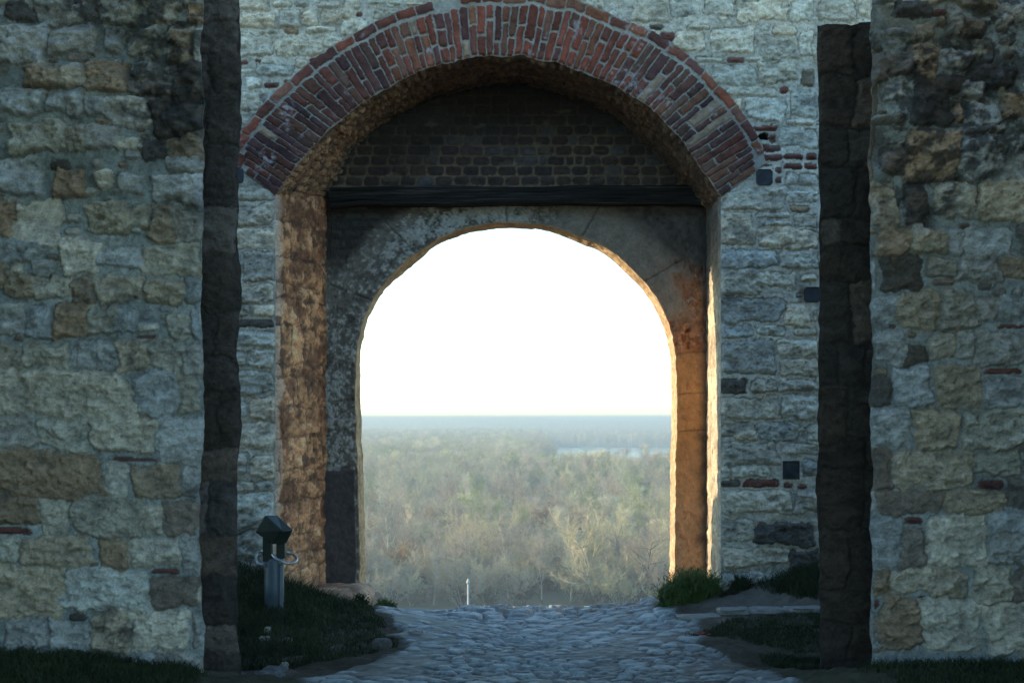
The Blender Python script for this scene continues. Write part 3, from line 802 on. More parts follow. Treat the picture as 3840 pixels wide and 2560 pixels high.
cp = mixc((.44, .215, .085), (.46, .27, .145), sstep(1.5, .6, Za + .1 * m1)) * (1 + .22 * m1 + .12 * m3)[..., None]
cp = mixc(cp, (.24, .10, .05), sstep(.35, .8, m1 + .3 * m2) * .55)
cr = mixc(cr, cp, pier)
cr = mixc(cr, (.06, .045, .04), sstep(.10, .0, XRo - Xa + .03 * m1 - .02) * .8)  # dark strip paints the corner shadow beside the jamb
c = mixc(c, cr, rt)
# left spandrel: dark bricks
sp_rows = fill_rows(-1.7, -.2, 2.75, ZBEAM + .1, 'ddd', np.random.default_rng(103), hmin=.07, hmax=.085, wmin=.14, wmax=.19, gap=.014)
xsg = np.linspace(-1.75, 1.75, 380); zsg = np.linspace(-.3, 3.5, 420)
Hsp, Csp, isp = masonry(xsg, zsg, sp_rows, (.085, .07, .055), 1030, relief=.010, rough=.005, warp=.008, rad=.012)


def samp(G, x, z):
    i = np.clip(np.searchsorted(xsg, x), 0, len(xsg) - 1); j = np.clip(np.searchsorted(zsg, z), 0, len(zsg) - 1)
    return G[i, j]


spd = sstep(.30, .42, da + .05 * m1) * sstep(-.10, -.45, Xa + .08 * m1) * sstep(2.62, 2.95, Za + .10 * m1 + .05 * m2)
c = mixc(c, samp(Csp, Xa, Za) * .55, spd)
Ha = m1 * .008 + m2 * .004 + fl * .004 + samp(Hsp, Xa, Za) * spd
Ha = Ha - rust * rt * .028 * (sstep(.1, .7, -m1) + .4 * sstep(.1, .6, -m2)) * sstep(zsp - .2, zsp + .2, Za)
# joints between the voussoirs and between the pier blocks
for an, w_ in ((1.64, .007), (1.06, .008), (2.35, .006), (.52, .005), (2.78, .006)):
    j = np.exp(-((np.sin(ang - an) * np.hypot(Xa - cxa, Za - zsp) + .006 * m2) / w_) ** 2) * (da < .38) * (Za > zsp) * (np.cos(ang - an) > 0)
    Ha = Ha - j * .012; c = mixc(c, (.04, .035, .03), j * .7)
for zz, sd in ((1325, 1), (1478, 1), (1618, 1), (1765, -1), (1500, -1)):
    zj = W(0, zz, YI)[1] + .012 * np.sin(Xa * 9)
    j = np.exp(-((Za - zj) / .006) ** 2) * (Xa * sd > 0)
    Ha = Ha - j * .010; c = mixc(c, (.10, .06, .04), j * .6)
# the smooth slab low on the left pier stands a little proud
slab = (Xa < -1.0) * sstep(1.135, 1.115, Za + .008 * m1) * sstep(.02, .035, da)
c = mixc(c, np.array((.088, .074, .072)) * (1 + .25 * m2 + .2 * m1)[..., None], slab)
Ha = Ha * (1 - slab * .6) + slab * .022
# warm arris along the opening
c = mixc(c, np.array((.42, .27, .14)) * (1 + .3 * m2)[..., None], sstep(.016, .006, da) * .6)
Ha = Ha * sstep(0, .02, da)
me = grid_mesh('inner_arch', np.stack([Xa, YI - Ha, Za], -1), np.clip(c, .006, .8), flip=True)
link('inner_arch', me, M_INNER, gate)['label'] = 'lichen spotted stone arch on the left, rust orange on the right'
# reveal of the inner arch
nR = 34
Dr = np.linspace(0, 1, nR)[None, :]
Xr_ = FA[:, None, 0] * (1 - Dr) + BA[:, None, 0] * Dr; Zr_ = FA[:, None, 1] * (1 - Dr) + BA[:, None, 1] * Dr
q1 = fbm(S2[:, None] * 9, Dr * 3, 4, 1101); q2 = fbm(S2[:, None] * 40, Dr * 12, 3, 1103)
cR = np.array((.47, .32, .18)) * (1 + .25 * q1 + .2 * q2)[..., None]
hR = (q1 * .006 + q2 * .003) * sstep(0, .15, Dr) * sstep(1, .9, Dr)
me = grid_mesh('arch_reveal', np.stack([Xr_ - n2v[:, None, 0] * hR, YI + Dr * (YB - YI) + 0 * Xr_, Zr_ - n2v[:, None, 1] * hR], -1), cR, flip=False)
link('arch_reveal', me, M_JAMB, gate)['label'] = 'warm tan reveal of the inner arch'
# outer (far) face of the gateway round the opening
OBb = np.zeros_like(BA)
for i, (x, z) in enumerate(BA):
    t = i / (nA - 1)
    OBb[i] = (-46, z) if t < .22 else ((14, z) if t > .78 else (-46 + 60 * (t - .22) / .56, WTOP))
Tb = (np.linspace(0, 1, 50) ** 3)[None, :]
Xk = BA[:, None, 0] * (1 - Tb) + OBb[:, None, 0] * Tb; Zk = BA[:, None, 1] * (1 - Tb) + OBb[:, None, 1] * Tb
cK = np.array((.42, .36, .27)) * (1 + .3 * fbm(Xk * 2, Zk * 4, 4, 1201)[..., None])
me = grid_mesh('rear_face', np.stack([Xk, YB + .02 * np.abs(fbm(Xk * 3, Zk * 5, 3, 1203)) * (Tb > .01), Zk], -1), np.clip(cK, .01, .8), flip=False)
link('rear_face', me, M_STONE, gate)
# wall top
a = np.linspace(-46, 14, 200); b = np.linspace(YG, YB, 8); Xt, Yt = np.meshgrid(a, b, indexing='ij')
me = grid_mesh('wall_top', np.stack([Xt, Yt, WTOP + .05 * fbm(Xt * 2, Yt * 2, 3, 1205)], -1), np.broadcast_to(np.array((.35, .32, .26)), Xt.shape + (3,)), flip=False)
link('wall_top', me, M_STONE, gate)

# ---- brick tympanum above the beam -------------------------------------------------------
xs = np.arange(-1.72, 1.78, .0085); zs = np.arange(W(0, 735, YI)[1], 4.5, .0085)
rr = np.random.default_rng(121); ty = []
v = W(0, 696, YI)[1]; k = 0
while v < 4.5:
    h = .0835 + rr.uniform(-.003, .003); u = -1.8 - rr.uniform(0, .15)
    while u < 1.8:
        w = rr.choice([.145, .15, .135, .16, .075, .2], p=[.3, .25, .2, .1, .08, .07]); ty.append((u + .008, v + .007, u + w - .008, v + h - .007, 'yyyyyz'[rr.integers(6)])); u += w
    v += h
PAL['y'] = (.066, .045, .040); PAL['z'] = (.10, .085, .085)
Ht, Ct, it = masonry(xs, zs, ty, (.165, .122, .080), 1220, relief=.012, rough=.006, warp=.008, rim=.002, rad=.022)
X, Z = np.meshgrid(xs, zs, indexing='ij')
recess_shade = sstep(3.55, 4.15, Z + .18 * fbm(X * 3, Z * 3, 4, 1223) + .12 * sstep(.2, 1.2, np.abs(X)))  # shade of the recess painted in, deepening under the arch
Ct = mixc(Ct, (.030, .025, .022), recess_shade * .85)
Ct = mixc(Ct, (.22, .18, .12), sstep(.55, .85, fbm(X * 4, Z * 9, 4, 1225)) * .3)
top = np.interp(X, B_[:, 0], B_[:, 1] + .05, left=3.2, right=3.2)
keep = (Z[:-1, :-1] < np.maximum(top[:-1, :-1], 3.1) + .02)
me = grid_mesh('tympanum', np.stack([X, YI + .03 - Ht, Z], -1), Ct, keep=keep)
link('tympanum', me, M_BRICK, gate)['label'] = 'brick infill above the beam, painted dark with recess shade'

# ---- timber beam --------------------------------------------------------------------------
zb1 = W(0, 700, YI - .1)[1]; zb0 = W(0, 768, YI - .1)[1]
xl = np.arange(W(1238, 0, YI - .1)[0], W(2662, 0, YI - .1)[0], .012)
prm = np.linspace(0, 1, 60)
sec = []
for t in prm:            # up the front face and over the top, and back under
    if t < .25: sec.append((YI + .04 - t / .25 * .20, 0))
    elif t < .70: sec.append((YI - .16, (t - .25) / .45))
    else: sec.append((YI - .16 + (t - .70) / .30 * .22, 1))
sec = np.array(sec)
Xb_, Tb_ = np.meshgrid(xl, prm, indexing='ij')
gr = fbm(Xb_ * 1.6, Tb_ * 30, 5, 1301, .6); gr2 = fbm(Xb_ * 5, Tb_ * 60, 4, 1303)
Yb_ = sec[None, :, 0] - (gr * .010 + gr2 * .004) * (Tb_ > .2) + .012 * np.exp(-((Tb_ - .25) / .02) ** 2) + .02 * np.exp(-((Tb_ - .70) / .025) ** 2)
hh = sec[None, :, 1]
Zb_ = zb0 + (zb1 - zb0) * hh + (.012 * fbm(Xb_ * 1.3, Xb_ * 0, 3, 1305) + .006 * gr) * hh - .010 * fbm(Xb_ * 1.7, Xb_ * 0 + 4, 3, 1307) * (1 - hh) + .035 * sstep(-1.2, -1.5, Xb_) * (hh - 1)
cb = np.array((.022, .020, .018)) * (1 + .5 * gr + .4 * gr2)[..., None]
cb = mixc(cb, (.13, .12, .105), sstep(.35, .85, gr + .3 * gr2) * (.35 + .65 * sstep(.5, .75, Tb_)) * .6)
me = grid_mesh('lintel_beam', np.stack([Xb_, Yb_, Zb_], -1), np.clip(cb, .004, .5), flip=False)
link('lintel_beam', me, M_WOOD, gate)['label'] = 'charred dark timber lintel'

# ---- plinth under the left pier -------------------------------------------------------------
def rock(name, ax, rx, ry, rz, seed, mat, parent=None, flat=1.0, cols=((.36, .32, .26), (.24, .22, .19)), sq=.35, res=40, amp=.16):
    th = np.linspace(0, 2 * math.pi, res * 2 + 1); ph = np.linspace(-math.pi / 2, math.pi / 2, res)
    TH, PH = np.meshgrid(th, ph, indexing='ij')
    def se(v, p): return np.sign(v) * np.abs(v) ** p
    x = se(np.cos(PH), sq + .3) * se(np.cos(TH), sq + .3); y = se(np.cos(PH), sq + .3) * se(np.sin(TH), sq + .3); z = se(np.sin(PH), sq + .3)
    n = fbm(x * 1.7 + z * .9 + seed, y * 1.7 - z * 1.3, 5, seed, .58)
    n = n * np.cos(PH) ** .2
    k = 1 + amp * n
    P = np.stack([ax[0] + x * rx * k, ax[1] + y * ry * k, ax[2] + z * rz * k], -1)
    P[-1] = P[0]
    cc = mixc(cols[1], cols[0], sstep(-.5, .5, fbm(x * 4 + z * 3, y * 4 + z * 2, 4, seed + 3)))
    me = grid_mesh(name, P, cc)
    return link(name, me, mat, parent)


pl = rock('plinth', (-1.43, 12.08, .0), .285, .36, .195, 141, M_JAMB, gate, cols=((.56, .38, .25), (.32, .21, .14)), sq=.15, res=60, amp=.10)
bt_ = rock('sun_block', (-3.2, 12.95, .75), .38, .62, 1.22, 147, M_STONE, gate, cols=((.45, .40, .31), (.28, .25, .2)), sq=.05, res=30, amp=.08)  # unseen block added to cut the sun low on the right jamb
bt_['label'] = 'unseen block added beyond the gateway to cut the low sun'
pl['label'] = 'worn rounded base stone of the left pier'

# ---- square metal plates let into the wall ---------------------------------------------------
M_PLATE = mat_plain('blackened_iron', (.035, .042, .052), rough=.5, metal=.3, var=.5, scale=14, spec=.4, bump=.2)


def plate(x0, y0, x1, y1, ch, note):
    ax, az = W(x0, y1, YG - .012); bx, bz = W(x1, y0, YG - .012)
    c_ = ch * .3 * (bx - ax)
    o8 = [(ax + c_, az), (bx - c_, az), (bx, az + c_), (bx, bz - c_), (bx - c_, bz), (ax + c_, bz), (ax, bz - c_), (ax, az + c_)]
    cxp, czp = (ax + bx) / 2, (az + bz) / 2
    rings = []
    for sc, yy in ((1.0, YG + .01), (1.0, YG - .010), (.965, YG - .014), (.90, YG - .014), (.87, YG - .009), (.0, YG - .009)):
        rings.append([(cxp + (x - cxp) * sc, yy, czp + (z - czp) * sc) for x, z in o8])
    V = [p for rg in rings for p in rg]; F = []
    for i in range(len(rings) - 1):
        for j in range(8):
            F.append((i * 8 + j, i * 8 + (j + 1) % 8, (i + 1) * 8 + (j + 1) % 8, (i + 1) * 8 + j))
    me = raw_mesh('wall_plate', V, F, smooth=False)
    o = link('wall_plate', me, M_PLATE, gate); o['label'] = note


plate(2836, 634, 2898, 695, .5, 'blue grey metal plate with clipped corners beside the brick arch')
plate(3015, 1075, 3077, 1134, .5, 'dark plate half hidden by the right front wall')
plate(2936, 1727, 2999, 1796, .04, 'black square plate above a red brick')
plate(851, 627, 913, 688, .5, 'plate half hidden by the left front wall')
# ================================================================ GROUND
GP = np.array([(0, 5, .12), (0, 8, .09), (.2, 10, .03), (0, 11.4, -.015), (.1, 12.4, -.095), (-.9, 12.5, -.065), (1.25, 12.4, -.06), (-1, 8.5, .07), (1, 8.5, .08), (-.78, 9.55, .07),
               (-1.08, 11.2, .09), (1.2, 10.6, .09), (-1.82, 11.35, .284), (-2.1, 11.35, .42), (-2.6, 11.35, .52), (-1.667, 10.4, .205), (-2.2, 10.2, .25), (-1.731, 9.4, .0), (-1.7, 8.7, .04),
               (-1.72, 8.2, .14), (-2.2, 8.15, .21), (-2.9, 8.1, .25), (-2.9, 7.4, .2), (-4, 8, .25), (-4, 6, .2), (-1.45, 11.9, .12), (-1.3, 12.3, .0), (1.62, 11.35, .25), (2.36, 11.35, .32),
               (2.9, 11.35, .34), (1.5, 10.6, .13), (2.3, 10.6, .18), (2.0, 10.0, .12), (1.3, 9.6, .08), (1.95, 9.4, .02), (1.95, 8.9, .03), (1.975, 8.2, .17), (2.6, 8.1, .2), (3.5, 8, .22),
               (3, 7, .18), (4, 6, .18), (-4, 10.5, .4), (4, 10.5, .35), (0, 3, .15), (-4, 2, .2), (4, 2, .2)], float)


def tps(r2):
    return np.where(r2 > 0, r2 * np.log(r2 + 1e-12) * .5, 0)


_n = len(GP)
_K = tps(((GP[:, None, :2] - GP[None, :, :2]) ** 2).sum(-1)) + np.eye(_n) * .02
_P = np.c_[np.ones(_n), GP[:, :2]]
_A = np.block([[_K, _P], [_P.T, np.zeros((3, 3))]])
_w = np.linalg.solve(_A, np.r_[GP[:, 2], 0, 0, 0])


def gz(x, y):
    """height of the ground"""
    x = np.asarray(x, float); y = np.asarray(y, float)
    xc = np.clip(x, -4.2, 4.2); yc = np.clip(y, 1.5, 12.9)
    z = _w[_n] + _w[_n + 1] * xc + _w[_n + 2] * yc
    for i in range(_n):
        z = z + _w[i] * tps((xc - GP[i, 0]) ** 2 + (yc - GP[i, 1]) ** 2)
    zf = np.interp(y, [12.4, 13.2, 14, 16, 25, 40, 100, 200, 3800, 5200, 12000], [-.10, -.17, -.36, -1.2, -5, -8, -25, -40, -40, -22, -22])
    hill = 9 * np.exp(-((y - 6200) / 900) ** 2) * sstep(190, 90, x) * (1 + .15 * fbm(x / 130, y * 0, 3, 5))
    w = sstep(12.4, 13.0, y)
    return z * (1 - w) + (zf + hill) * w


def ROAD_L(y): return np.interp(y, [5, 8, 9, 9.55, 10.4, 11.2, 12.4, 14], [-1.5, -1.2, -1.0, -.76, -.88, -1.03, -1.16, -1.3])
def ROAD_R(y): return np.interp(y, [5, 8, 9, 9.6, 10.4, 10.62, 10.66, 11.2, 12.4, 14], [1.7, 1.5, 1.42, 1.28, 1.36, 1.45, 1.30, 1.15, 1.33, 1.5])


def geo(a, b, n):
    return np.sign(a) * np.geomspace(abs(a), abs(b), n)


xs = np.concatenate([geo(-9000, -3.6, 46), np.arange(-3.5, -1.75, .035), np.arange(-1.75, 2.35, .0135), np.arange(2.36, 3.7, .035), geo(3.8, 9000, 46)])
ys = np.concatenate([np.linspace(-60, 4, 18), np.arange(4.3, 7.4, .06), np.arange(7.4, 13.3, .0135), 13.3 + np.geomspace(.03, 10700, 130)])
X, Y = np.meshgrid(xs, ys, indexing='ij')
Z0 = gz(X, Y)
near = (np.abs(X) < 4) & (Y > 4) & (Y < 13.4)
wx = X + .02 * fbm(X * 7, Y * 7, 3, 1501); wy = Y + .02 * fbm(X * 7 + 9, Y * 7, 3, 1503)


def cobbles(x, y, cs, seed):
    gx = x / cs[0]; gy = y / cs[1]
    ix = np.floor(gx).astype(int); iy = np.floor(gy).astype(int)
    F1 = np.full(x.shape, 9.); F2 = np.full(x.shape, 9.); ID = np.zeros(x.shape)
    for dx in (-1, 0, 1):
        for dy in (-1, 0, 1):
            cx_, cy_ = ix + dx, iy + dy
            px = cx_ + .5 + .75 * (_hash(cx_, cy_, seed) - .5) + .5 * (cy_ % 2); py = cy_ + .5 + .7 * (_hash(cx_, cy_, seed + 1) - .5)
            d = np.hypot((gx - px) * cs[0], (gy - py) * cs[1]) / min(cs)
            idv = _hash(cx_, cy_, seed + 2)
            new = d < F1
            F2 = np.where(new, F1, np.minimum(F2, d)); ID = np.where(new, idv, ID); F1 = np.where(new, d, F1)
    return F1, F2, ID


F1, F2, ID = cobbles(wx, wy, (.225, .125), 1511)
F1b, F2b, IDb = cobbles(wx + 7, wy + 3, (.13, .085), 1517)
bigm = fbm(X * 1.7, Y * 1.7, 3, 1519) > -.1
F1, F2, ID = np.where(bigm, F1, F1b), np.where(bigm, F2, F2b), np.where(bigm, ID, IDb)
dome = sstep(.02, .42, F2 - F1)
crest = sstep(11.3, 12.0, Y) * sstep(13.1, 12.7, Y)
road = sstep(0, .12, X - ROAD_L(Y) + .10 * fbm(X * 3, Y * 3, 3, 1521)) * sstep(0, .10, ROAD_R(Y) - X + .08 * fbm(X * 3, Y * 3, 3, 1523)) * (Y > 3) * sstep(14, 13.3, Y)
amp = .022 + .040 * crest * sstep(-.7, -.3, X)
hs = dome * amp * (.6 + .9 * ID) + .006 * fbm(X * 16, Y * 16, 4, 1531) * dome
silt = amp * (.50 + .95 * fbm(X * 1.3, Y * 1.6, 4, 1541) + .45 * sstep(.1, -.9, X)) * (1 - .75 * crest * sstep(-.7, -.2, X))
soil_h = .012 * fbm(X * 5, Y * 5, 4, 1551) + .005 * fbm(X * 24, Y * 24, 3, 1553)
hr = np.maximum(hs, silt + soil_h * .5)
isst = sstep(-.004, .006, hs - silt - soil_h * .5)
Hg = np.where(near, road * hr + (1 - road) * (soil_h * 1.6 + .012), 0)
cst = np.array((.235, .262, .26)) * (.55 + .85 * ID + .22 * fbm(X * 14, Y * 14, 4, 1561))[..., None]
csi = np.array((.080, .080, .068)) * (1 + .35 * fbm(X * 9, Y * 9, 4, 1563) + .3 * fbm(X * 45, Y * 45, 2, 1565))[..., None]
cr_ = mixc(csi, cst, isst)
cr_ = mixc(cr_, (.05, .06, .035), sstep(.35, .7, fbm(X * 2.4, Y * 2.4, 4, 1567)) * (1 - isst) * .7)
earth = mixc((.060, .052, .036), (.15, .125, .095), sstep(-.1, .7, fbm(X * 2.2, Y * 2.2, 4, 1571)))
path_r = sstep(1.25, 1.5, X) * sstep(10.55, 10.75, Y) * sstep(11.5, 11.3, Y)
earth = mixc(earth, (.125, .112, .094), path_r * .8)
earth = mixc(earth, np.array((.045, .05, .025)), sstep(8.3, 8.1, Y) * .8)
far_c = mixc((.060, .056, .040), (.13, .12, .07), sstep(-.3, .5, fbm(X / 60, Y / 60, 4, 1575)))
Cg = mixc(earth, cr_, road)
Cg = mixc(Cg, far_c, sstep(13.5, 40, Y))
G3 = np.stack([X, Y, Z0 + Hg], -1)
xm = (xs[:-1] + xs[1:]) / 2; ym = (ys[:-1] + ys[1:]) / 2
XM, YM = np.meshgrid(xm, ym, indexing='ij')
rmask = (road[:-1, :-1] > .5) & (YM > 4.3) & (YM < 13.6)
tag(link('ground', grid_mesh('ground', G3, np.clip(Cg, .01, .8), keep=~rmask), M_GROUND), kind='structure')
tag(link('cobbled_road', grid_mesh('cobbled_road', G3, np.clip(Cg, .01, .8), keep=rmask), M_COBBLE), kind='structure')


def ground_at(x, y):
    i = int(np.clip(np.searchsorted(xs_g, x), 0, len(xs_g) - 1)); j = int(np.clip(np.searchsorted(ys_g, y), 0, len(ys_g) - 1))
    return float(G3[i, j, 2])


xs_g, ys_g = xs, ys

# ---- river ---------------------------------------------------------------------------
mw, nt, b = new_mat('river_water')
b.inputs['Base Color'].default_value = (.10, .13, .15, 1); b.inputs['Roughness'].default_value = .12; b.inputs['IOR'].default_value = 1.33
nz = nt.nodes.new('ShaderNodeTexNoise'); nz.inputs['Scale'].default_value = .12; nz.inputs['Detail'].default_value = 4
tcw = nt.nodes.new('ShaderNodeTexCoord'); nt.links.new(tcw.outputs['Object'], nz.inputs['Vector'])
bw = nt.nodes.new('ShaderNodeBump'); bw.inputs['Strength'].default_value = .12; bw.inputs['Distance'].default_value = .5
nt.links.new(nz.outputs['Fac'], bw.inputs['Height']); nt.links.new(bw.outputs['Normal'], b.inputs['Normal'])
wy_ = np.linspace(856, 2060, 30)
wxl = .019 * wy_ + 10 * np.sin(wy_ / 90) + 4
Pw = np.stack([np.stack([wxl, wy_, np.full(30, -39.7)], -1), np.stack([np.full(30, 3500.), wy_ + 12 * np.sin(wy_ / 70), np.full(30, -39.7)], -1)], 0)
tag(link('river', grid_mesh('river', Pw), mw), kind='structure')

# ================================================================ STONES LYING ABOUT
LIME = ((.50, .47, .40), (.34, .32, .27)); DARK = ((.13, .13, .125), (.07, .07, .068))
def loose(px, py, Y, w, h, d, label, cols, seed, cat='stone', amp=.2, sq=.3):
    x, _ = W(px, py, Y); z = ground_at(x, Y)
    o = rock('loose_stone', (x, Y, z + h * .32), w / 2, d / 2, h / 2, seed, M_STONE, None, cols=cols, sq=sq, res=18, amp=amp)
    return tag(o, label, cat)
loose(1067, 2453, 9.15, .055, .055, .05, 'small white stone alone on the dark bank beside the left wall', LIME, 21)
loose(1003, 2322, 9.95, .045, .05, .05, 'tiny pale stone in the grass just below the metal bollard', LIME, 22)
loose(990, 2345, 9.8, .07, .03, .05, 'flat pale chip in the grass left of the bollard foot', LIME, 23)
loose(1078, 2342, 9.85, .07, .03, .05, 'thin pale chip in the grass to the lower right of the bollard', LIME, 24)
loose(1030, 2520, 8.85, .14, .05, .10, 'broad flat grey stone at the bottom of the left bank', ((.20, .21, .205), (.12, .125, .12)), 25)
loose(1010, 2553, 8.55, .18, .05, .12, 'grey slab at the very bottom edge beside the left wall foot', ((.20, .21, .205), (.12, .125, .12)), 26)
loose(1432, 2436, 9.55, .12, .085, .12, 'dark rounded boulder where the grass bank meets the cobbles', DARK, 27, amp=.12)
loose(1560, 2362, 10.1, .10, .04, .10, 'pale flat stone at the left edge of the cobbles', ((.36, .37, .37), (.25, .26, .26)), 28)
loose(2493, 2212, 12.25, .05, .09, .06, 'small upright sunlit stone at the foot of the right pier', LIME, 29, amp=.1)
# kerb: pale slabs from the bush to the right wall, one row
kx = 1.20; kr = np.random.default_rng(31); kk = 0
klab = ['short pale kerb slab nearest the cobbles', 'second pale kerb slab out from the cobbles', 'middle pale kerb slab of the row', 'fourth pale kerb slab, towards the right wall', 'fifth pale kerb slab, next to last before the right wall', 'last pale kerb slab, running in behind the right wall']
while kk < 6:
    w = kr.uniform(.20, .30); yk = 10.63 + .03 * math.sin(kx * 5)
    o = rock('kerb_slab', (kx + w / 2, yk, ground_at(kx + w / 2, yk) + .0), w / 2 + .004, .08, .026, 310 + kk, M_COBBLE, None, cols=((.25, .25, .235), (.18, .18, .17)), sq=.12, res=22, amp=.24)
    tag(o, klab[kk], 'kerb slab', 'kerb slabs beside the right grass')
    kx += w; kk += 1
# two scraps of red paper
M_RED = mat_plain('red_paper', (.30, .035, .03), rough=.7)
for i, (px, py, lab) in enumerate(((2626, 2379, 'larger scrap of red litter lying on the cobbles'), (2655, 2377, 'smaller scrap of red litter nearest the grass'))):
    Yl = 9.95; x, _ = W(px, py, Yl); z = ground_at(x, Yl) + .008
    s = .03 if i == 0 else .02
    g = np.linspace(-1, 1, 7); gx, gy = np.meshgrid(g, g, indexing='ij')
    Pp = np.stack([x + gx * s, Yl + gy * s * .8, z + .012 * fbm(gx * 1.4 + i, gy * 1.4, 3, 41) + .006], -1)
    tag(link('paper_scrap', grid_mesh('paper_scrap', Pp), M_RED), lab, 'litter')

# ================================================================ GRASS AND PLANTS
M_GRASS = mat_plain('grass_blades', (.016, .027, .010), rough=.8, c2=(.036, .054, .019), scale=5)
M_HERB = mat_plain('feathery_herb', (.040, .075, .020), rough=.65, c2=(.095, .155, .040), scale=14)


def blades(xy, h, w, lean, r, base=None):
    n = len(xy)
    z = base if base is not None else np.array([ground_at(a, b) for a, b in xy])
    an = r.uniform(0, 2 * math.pi, n); la = r.uniform(0, 2 * math.pi, n)
    hh = h * r.uniform(.5, 1.25, n); ll = hh * lean * r.uniform(.2, 1.3, n)
    dx, dy = np.cos(an) * w, np.sin(an) * w; lx, ly = np.cos(la) * ll, np.sin(la) * ll
    V = np.zeros((n, 5, 3))
    for k, (s_, t, cx_) in enumerate(((-1, 0, 0), (1, 0, 0), (.7, .55, .35), (-.7, .55, .35), (0, 1, 1))):
        V[:, k, 0] = xy[:, 0] + dx * s_ + lx * cx_; V[:, k, 1] = xy[:, 1] + dy * s_ + ly * cx_
        V[:, k, 2] = z - .01 + hh * t * (1 - .25 * cx_ * lean)
    i = np.arange(n)[:, None] * 5
    return V.reshape(-1, 3), i + np.array([0, 1, 2, 3]), i + np.array([3, 2, 4])


def scatter(n, x0, x1, y0, y1, fn, r):
    p = np.stack([r.uniform(x0, x1, n), r.uniform(y0, y1, n)], -1)
    return p[fn(p[:, 0], p[:, 1]) > r.uniform(0, 1, n)]


rg = np.random.default_rng(77)
clump = lambda x, y: .35 + .65 * sstep(-.35, .35, fbm(x * 5, y * 5, 3, 1601))
sets = []
def bank(x, y):
    e = ROAD_L(y) + .10 * fbm(x * 4, y * 4, 3, 1603)
    lower = np.interp(x, [-2.4, -1.75, -1.4, -1.1, -.75], [9.2, 9.15, 9.1, 9.25, 9.5])
    return (x < e) * (y > lower) * clump(x, y)
p = scatter(46000, -2.7, -.7, 9.0, 11.33, bank, rg)
p = p[~((p[:, 0] > XL - .02) & (p[:, 1] > 11.2) & (p[:, 0] > -1.35))]
tall = np.interp(p[:, 0], [-2.6, -1.6, -1.1, -.7], [.12, .085, .055, .035]) + .06 * sstep(10.9, 11.3, p[:, 1])
sets.append((p, tall, .0032))
p = scatter(26000, -3.6, -1.62, 6.9, 8.16, lambda x, y: clump(x, y) * sstep(-1.62, -1.85, x), rg); sets.append((p, np.full(len(p), .075), .004))
p = scatter(22000, 1.7, 3.8, 6.9, 8.16, lambda x, y: clump(x, y) * sstep(1.85, 2.1, x) * .8, rg); sets.append((p, np.full(len(p), .07), .004))
def patch(x, y):
    return sstep(0, .12, (x - 1.22) * .6 - np.abs(y - 9.98 - .05 * (x - 1.3)) * .9 + .10 * fbm(x * 4, y * 4, 3, 1605) + .12) * clump(x, y)
p = scatter(26000, 1.15, 2.6, 9.35, 10.5, patch, rg); sets.append((p, np.full(len(p), .042), .0028))
p = scatter(7000, 1.45, 2.1, 8.65, 9.3, lambda x, y: sstep(0, .2, x - 1.5 - .3 * (9.3 - y) + .1 * fbm(x * 5, y * 5, 3, 9)), rg); sets.append((p, np.full(len(p), .07), .003))
def wallfoot(x, y):
    return sstep(11.0, 11.2, y + .22 * sstep(1.7, 2.3, x) + .12 * fbm(x * 4, y * 4, 3, 1607)) * sstep(1.72, 2.1, x + .1 * fbm(x * 6, y * 6, 2, 3))
p = scatter(15000, 1.65, 3.2, 10.75, 11.34, wallfoot, rg)
sets.append((p, .05 + .11 * sstep(1.75, 2.3, p[:, 0]), .003))
Vs, F4s, F3s, o_ = [], [], [], 0
for p, h, w in sets:
    V, f4, f3 = blades(p, h, w, .75, rg)
    Vs.append(V); F4s.append(f4 + o_); F3s.append(f3 + o_); o_ += len(V)
tag(link('grass', raw_mesh('grass', np.vstack(Vs), np.vstack(F4s), np.vstack(F3s)), M_GRASS),
    'dark green grass on the banks and along the wall feet', 'grass', kind='stuff')


def tuft(name, px, py, Y, w, d, h, n, label, cat, seed, mat, lw=.0035, x=None):
    r = np.random.default_rng(seed)
    cx_ = W(px, py, Y)[0] if x is None else x
    a = r.uniform(0, 2 * math.pi, n); q = np.sqrt(r.uniform(0, 1, n))
    xy = np.stack([cx_ + np.cos(a) * q * w * .5, Y + np.sin(a) * q * d * .5], -1)
    hh = h * (1 - .62 * q ** 2)
    V1, f4, f3 = blades(xy, hh, lw, .55, r)
    # blades lean outward, with small side leaflets up the stems
    n2_ = n * 3; pick = r.integers(0, n, n2_); t = r.uniform(.25, 1, n2_)
    root = V1.reshape(-1, 5, 3)[pick]; pos = root[:, 0] * (1 - t[:, None]) + root[:, 4] * t[:, None]
    V2, g4, g3 = blades(pos[:, :2], np.full(n2_, h * .16), lw * .9, 1.5, r, base=pos[:, 2])
    me = raw_mesh(name, np.vstack([V1, V2]), np.vstack([f4, g4 + len(V1)]), np.vstack([f3, g3 + len(V1)]))
    return tag(link(name, me, mat), label, cat)


tuft('weed_bush', 2585, 2280, 11.2, .44, .34, .27, 2300, 'large feathery green weed in front of the right pier', 'weed', 171, M_HERB)
tuft('weed_bush', 2478, 2243, 12.35, .17, .16, .10, 500, 'low bright weed edging out past the right pier into the opening', 'weed', 172, M_HERB)
tuft('weed_bush', 1440, 2258, 12.75, .20, .16, .115, 650, 'bright green weed beyond the left pier on the crest of the road', 'weed', 173, M_HERB)
tuft('weed_bush', 1352, 2256, 11.75, .11, .10, .115, 220, 'small dark leafy weed in front of the worn plinth', 'weed', 174, M_GRASS, .006)
tuft('grass_tuft', 2775, 2215, 11.25, .16, .12, .16, 260, 'thin grass tuft against the pale wall right of the doorway', 'grass tuft', 175, M_GRASS)
tuft('grass_tuft', 2735, 2238, 11.15, .16, .12, .06, 260, 'very low grass tuft in front of the right jamb corner', 'grass tuft', 176, M_GRASS)

